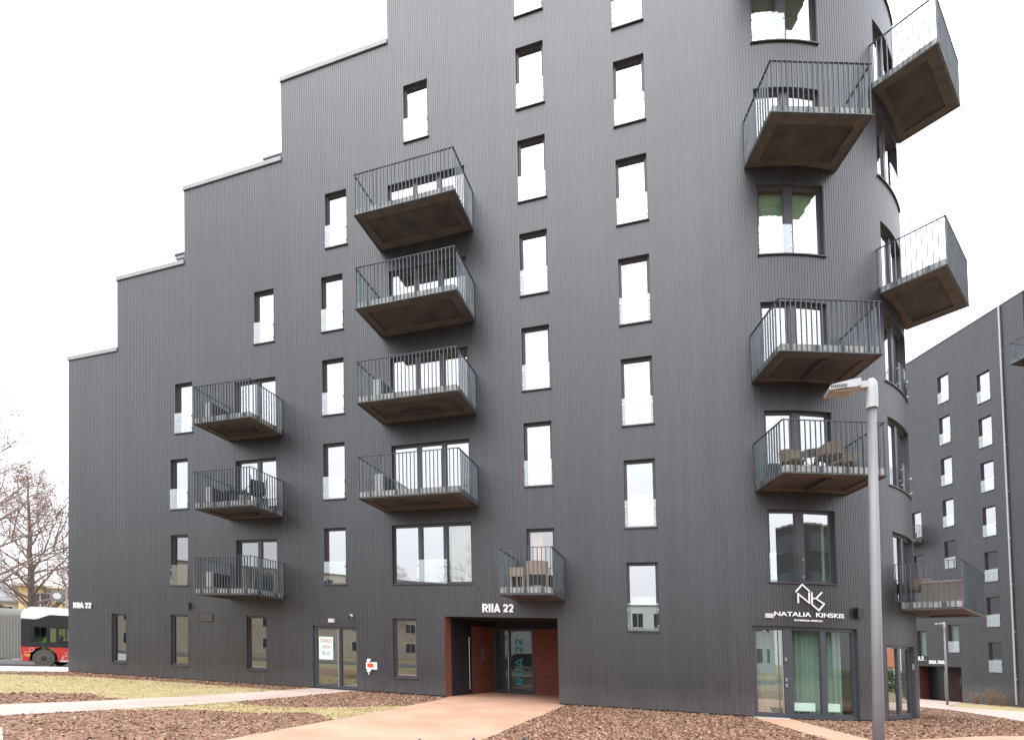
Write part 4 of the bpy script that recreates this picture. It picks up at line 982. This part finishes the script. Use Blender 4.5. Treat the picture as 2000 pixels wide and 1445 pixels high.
# ------------------------------------------------------------------ bare trees
def tree(loc, H, seed, label, r0=.3, spread=.5, leaf=500, lean=0, depth=6):
    rt = random.Random(seed); t = thing('bare_tree', loc, label, 'tree', 'bare winter trees')
    tr_, cr, lf = MB(), MB(), MB(); tips = []
    def grow(p, d, l, r, lev):
        n = 3; pts = [p]; rs = [r]; q = p.copy(); dd = d.copy()
        for k in range(n):
            dd = (dd+Vector((rt.uniform(-1, 1), rt.uniform(-1, 1), rt.uniform(-.35, .6)))*(.1+.04*lev)).normalized(); q = q+dd*l/n; pts.append(q.copy()); rs.append(max(.006, r*(1-.35*(k+1)/n)))
        (tr_ if lev == 0 else cr).tube(pts, rs, 8 if lev < 2 else 4 if lev < 4 else 3, False)
        if lev >= depth: tips.append(q.copy()); return
        m = 4 if lev == 0 else rt.choice((2, 3, 3))
        for k in range(m):
            a = rt.uniform(0, 6.28) if lev else 2*math.pi*k/m+rt.uniform(-.5, .5); side = dd.orthogonal().normalized(); side.rotate(Matrix.Rotation(a, 3, dd))
            nd = (dd*(1-spread*.35)+side*spread*rt.uniform(.7, 1.3)+Vector((0, 0, .12))).normalized(); st_ = pts[-1] if k == 0 or lev == 0 else pts[rt.choice((1, 2, 3))]
            grow(st_, nd, l*rt.uniform(.62, .84), rs[-1]*rt.uniform(.6, .8), lev+1)
        if lev < 3: grow(pts[-1], (dd+Vector((0, 0, .3))).normalized(), l*.8, rs[-1]*.8, lev+1)
    base = Vector(loc); grow(base, Vector((lean, 0, 1)).normalized(), H*.26, r0, 0)
    tr_.build('trunk', M['bark'], t, True); cr.m = 0; co = cr.build('crown', M['twig'], t)
    for _ in range(leaf):
        if not tips: break
        c = rt.choice(tips)+Vector((rt.gauss(0, .18), rt.gauss(0, .18), rt.gauss(0, .15))); a = Vector((rt.uniform(-1, 1), rt.uniform(-1, 1), rt.uniform(-1, 1))).normalized()*rt.uniform(.04, .09); b = a.orthogonal().normalized()*rt.uniform(.02, .05)
        lf.face([c-a, c+b, c+a, c-b])
    if leaf: lf.build('dry_leaves', M['seed'], co)
    return t
def leader_tree(loc, H, seed, label, r0=.3, leaf=3000):
    """one upright stem to the top, side limbs rising from it, fine twigs and clinging dry seed bunches"""
    rt = random.Random(seed); t = thing('bare_tree', loc, label, 'tree', 'bare winter trees'); st, cr, lf = MB(), MB(), MB(); tips = []
    b = Vector(loc); pts = []; n = 14; off = Vector((0, 0, 0))
    for k in range(n+1): off += Vector((rt.uniform(-.1, .1), rt.uniform(-.1, .1), 0)); pts.append(b+off+Vector((0, 0, H*k/n)))
    st.tube(pts, [max(.015, r0*(1-.93*k/n)) for k in range(n+1)], 8, False)
    def br(p, d, l, r, lev):
        q = p; P = [p]; R_ = [r]
        for k in range(4): d = (d+Vector((rt.uniform(-1, 1), rt.uniform(-1, 1), rt.uniform(-.4, .8)))*.16).normalized(); q = q+d*l/4; P.append(q); R_.append(max(.005, r*(1-.2*(k+1))))
        cr.tube(P, R_, 5 if lev < 2 else 3, False)
        if lev >= 4: tips.append(q); return
        for j in range(rt.choice((3, 4, 5)) if lev < 3 else 3):
            s0 = P[rt.choice((1, 2, 3, 4))]; sd_ = d.orthogonal().normalized(); sd_.rotate(Matrix.Rotation(rt.uniform(0, 6.28), 3, d)); br(s0, (d*.8+sd_*.65+Vector((0, 0, .1))).normalized(), l*rt.uniform(.42, .62), max(.006, r*.45), lev+1)
    for j in range(40):
        f = .18+.8*j/40; a = j*2.4+rt.uniform(-.4, .4); k = f*n; p = pts[int(k)].lerp(pts[min(n, int(k)+1)], k-int(k)); e = rt.uniform(.25, .8)
        br(p, Vector((math.cos(a)*math.cos(e), math.sin(a)*math.cos(e), math.sin(e))), H*.40*(1.08-f)**.8, r0*(1-f)*.38+.012, 1)
    st.build('trunk', M['bark'], t, True); co = cr.build('crown', M['twig'], t)
    for _ in range(leaf):
        c = rt.choice(tips)+Vector((rt.gauss(0, .14), rt.gauss(0, .14), rt.gauss(0, .12))); a = Vector((rt.uniform(-1, 1), rt.uniform(-1, 1), rt.uniform(-1, 1))).normalized()*rt.uniform(.03, .07); v = a.orthogonal().normalized()*rt.uniform(.015, .04); lf.face([c-a, c+v, c+a, c-v])
    if leaf: lf.build('dry_leaves', M['seed'], co)
    return t
def az(a, dist, z=None):
    x = CAM.x+dist*math.sin(R(a)); y = CAM.y+dist*math.cos(R(a)); return (x, y, gz(x, y) if z is None else z)
t1 = leader_tree(az(-60.8, 46), 12.3, 5, 'bare tree with reddish brown dry seed clusters directly behind the bus', .30, 9000)
t2 = leader_tree(az(-64.3, 38), 15.5, 8, 'bare tree at the left edge whose long branches reach in over the bus', .28, 900)
t3 = leader_tree(az(-57.6, 50), 10.5, 12, 'bare tree mostly hidden by the corner of the black building', .26, 600)
# houses beyond the street
def house(name, c, a, w, d, h, rh, wall, roof, rows, cols, label, z=None, gable=True, win=None):
    z0 = gz(*c) if z is None else z; t = thing(name, (c[0], c[1], z0), label, 'house' if h < 9 else 'building'); X4 = Matrix.Translation((c[0], c[1], z0)) @ Matrix.Rotation(a, 4, 'Z')
    mb = MB(); mb.X = X4; mb.box(-w/2, w/2, 0, d, -.3, h)
    if gable and rh: mb.face([(-w/2, 0, h), (-w/2, d, h), (-w/2, d/2, h+rh)]); mb.face([(w/2, 0, h), (w/2, d, h), (w/2, d/2, h+rh)])
    mb.build('wall', wall, t)
    if rh:
        mb = MB(); mb.X = X4; o = .4
        mb.prism([(-o, h-.15), (d/2, h+rh+.05), (d+o, h-.15), (d+o, h+.02), (d/2, h+rh+.25), (-o, h+.02)], -w/2-o, w/2+o, lambda u, v, w_: (w_, u, v)); ro = mb.build('roof', roof, t)
        mb = MB(); mb.X = X4; mb.box(w*.2, w*.2+.6, d/2-.3, d/2+.3, h+rh*.5, h+rh+1); mb.build('chimney', M['roofr'], ro)
    else:
        mb = MB(); mb.X = X4; mb.box(-w/2-.1, w/2+.1, -.1, d+.1, h+.001, h+.2); mb.build('roof', roof, t)
    fh = h/rows
    for r_ in range(rows):
        for k in range(cols):
            x = -w/2+w*(k+.5)/cols; z = fh*r_+fh*.32; ww = min(1.5, w/cols*.5)
            mb = MB(); mb.X = X4; mb.box(x-ww/2-.06, x+ww/2+.06, -.06, -.001, z-.06, z+fh*.45+.06); f = mb.build('window', M['frame'] if h > 12.5 or h < 5 else M['poly'], t)
            mb = MB(); mb.X = X4; mb.box(x-ww/2, x-.03, -.07, -.0601, z, z+fh*.45); mb.box(x+.03, x+ww/2, -.07, -.0601, z, z+fh*.45); mb.build('pane', win or pm('far_pane', (.05, .06, .07), .15), f)
    return t
def az2(a, dist): p = az(a, dist); return (p[0], p[1])
house('yellow_house', az2(-57.6, 72), R(62), 9, 9, 6.6, .9, M['yel'], M['pal'], 2, 3, 'yellow rendered house behind the bare trees at the left edge', z=0, gable=True)
house('pale_house', az2(-63.2, 80), R(60), 12, 9, 5.2, 2.0, M['pal'], M['roofg'], 2, 4, 'pale house behind the bus at the far left edge', z=0)
# traffic sign by the corner
p = az(-58.75, 43.5, -.0); t = thing('traffic_sign', (p[0], p[1], 0), 'white road sign board on a thin pole above the bus roof', 'sign')
X4 = Matrix.Translation((p[0], p[1], 0)) @ Matrix.Rotation(R(55), 4, 'Z')
mb = MB(); mb.X = X4; mb.tube([(.3, 0, 0), (.3, 0, 4.6)], .05, 8); mb.build('pole', M['steel'], t)
mb = MB(); mb.X = X4; mb.box(-.45, .15, -.05, -.02, 3.7, 4.4); mb.m = 1; mb.tube([(-.15, -.051, 4.05), (-.15, -.06, 4.05)], .2, 16); mb.build('sign_board', [M['acg'], M['poly']], t)
mb = MB(); mb.X = X4; mb.box(.2, .45, -.1, -.055, 2.6, 3.3); mb.build('side_panel', M['lime'], t)

# dry shrubs by the far block
rs_ = random.Random(4)
def shrub(x, y, h, label):
    t = thing('dry_shrub', (x, y, gz(x, y)), label, 'shrub', 'dry shrubs below the far block'); mb = MB()
    for _ in range(26):
        a = rs_.uniform(0, 6.28); s = rs_.uniform(.15, .6); p0 = Vector((x+rs_.uniform(-.15, .15), y+rs_.uniform(-.15, .15), gz(x, y))); q = p0+Vector((math.cos(a)*s, math.sin(a)*s, 1)).normalized()*h*rs_.uniform(.5, 1)
        m_ = (p0+q)/2+Vector((rs_.uniform(-.08, .08), rs_.uniform(-.08, .08), .05)); mb.tube([p0, m_, q], [.012, .009, .005], 4, False)
        for _k in range(3): e = m_+(q-m_)*rs_.random(); mb.tube([e, e+Vector((rs_.uniform(-.2, .2), rs_.uniform(-.2, .2), rs_.uniform(.05, .25)))], [.007, .004], 3, False)
    mb.build('stems', pm('dry_stems', (.22, .13, .08), .9), t)
for s, h, lb_ in ((-30.5, .8, 'leftmost dry leafless shrub at the foot of the far block'), (-29.6, 1.2, 'tallest dry leafless shrub under the far block windows'), (-28.9, .9, 'dry leafless shrub beside the pale downpipe of the far block')):
    q = FP.P(s, -.9); shrub(q[0], q[1], h, lb_)

# ------------------------------------------------------------------ behind the camera: what the lower panes mirror
house('white_building', (8, -58), math.pi, 46, 11, 8.6, 0, M['wprot'], M['roofg'], 2, 16, 'long white two storey building behind the camera, mirrored in the shop door', z=0)
t = house('dark_building', (35, -29.5), R(180+46), 27, 12, 15.5, 0, pm('dark_boards_plain', (.03, .03, .033), .6), M['roofg'], 4, 9, 'dark four storey building behind the camera, mirrored in the lower tower window', z=0)
house('red_roof_house', (90, 34), R(-62), 12, 9, 3.2, 3, M['wprot'], M['roofr'], 1, 4, 'low white house with a red tiled roof, mirrored in the corner shop window', z=gz(90, 34))
mb = MB(); rh = random.Random(9)
for _ in range(9000):
    l = rh.uniform(-13, 13); c = Vector((44, 16, gz(44, 16)))+Vector((.47*-l, .88*l, 0))+Vector((rh.uniform(-.6, .6), rh.uniform(-.6, .6), rh.uniform(0, 2.0))); a = Vector((rh.uniform(-1, 1), rh.uniform(-1, 1), rh.uniform(-1, 1))).normalized()*.12; b = a.orthogonal()*.6
    mb.face([c-a, c+b, c+a, c-b])
tag(mb.build('hedge', M['hedge'], org=(44, 16, gz(44, 16))), 'long clipped green hedge right of the view, mirrored in the corner shop window', 'hedge')
house('beige_building', (-56, -42), R(138.6), 56, 14, 12, 0, pm('beige_facade', (.5, .44, .35), .9, c2=(.56, .5, .41), scale=.4), M['roofg'], 4, 14, 'beige four storey building left behind the camera, mirrored in the low left windows', z=0)
def car(paint, loc, rz, label):
    t = thing('parked_car', (0, 0, 0), label, 'car', 'cars parked behind the camera')
    prof = [(-2.1, .3), (2.1, .3), (2.15, .6), (2.0, .78), (1.1, .92), (.5, 1.4), (-1.0, 1.45), (-1.75, 1.0), (-2.12, .92)]
    mb = MB(); mb.prism(prof[:5]+[prof[7], prof[8]], -.85, .85, lambda u, v, w: (u, w, v)); mb.build('body', paint, t)
    mb = MB(); mb.prism([(1.08, .93), (.5, 1.39), (-1.0, 1.43), (-1.72, 1.01)], -.74, .74, lambda u, v, w: (u, w, v)); mb.build('windows', M['black'], t)
    mb = MB(); mb.prism([(.5, 1.392), (-1.0, 1.44), (-1.05, 1.46), (.45, 1.42)], -.73, .73, lambda u, v, w: (u, w, v)); mb.build('roof', paint, t)
    for x in (-1.35, 1.35):
        for s in (-1, 1):
            mb = MB(); mb.tube([(x, s*.72, .32), (x, s*.9, .32)], .32, 18); o = mb.build('wheel', M['rubber'], t); mb = MB(); mb.tube([(x, s*.88, .32), (x, s*.91, .32)], .2, 12); mb.build('rim', M['steel'], o)
    for s in (-1, 1): mb = MB(); mb.box(2.03, 2.17, s*.62-.17, s*.62+.17, .58, .72); mb.build('headlight', M['hl'], t)
    return place(t, loc, rz)
car(M['carp'], (-6.5, -24.5, .03), R(12), 'silver parked car behind the camera, mirrored in the left shop door')
car(M['carb'], (-13.5, -24.2, .03), R(180), 'dark blue parked car behind the camera, mirrored in the left shop door')
copy_tree(t2, (-22, -44, 0), R(40), 'tall bare tree behind the camera at the far side of the road'); copy_tree(t1, (-34, -40, 0), R(90), 'spreading bare tree behind the camera beside the white building'); copy_tree(t3, (50, 8, gz(50, 8)), R(10), 'bare tree right of the view in front of the red roofed house')
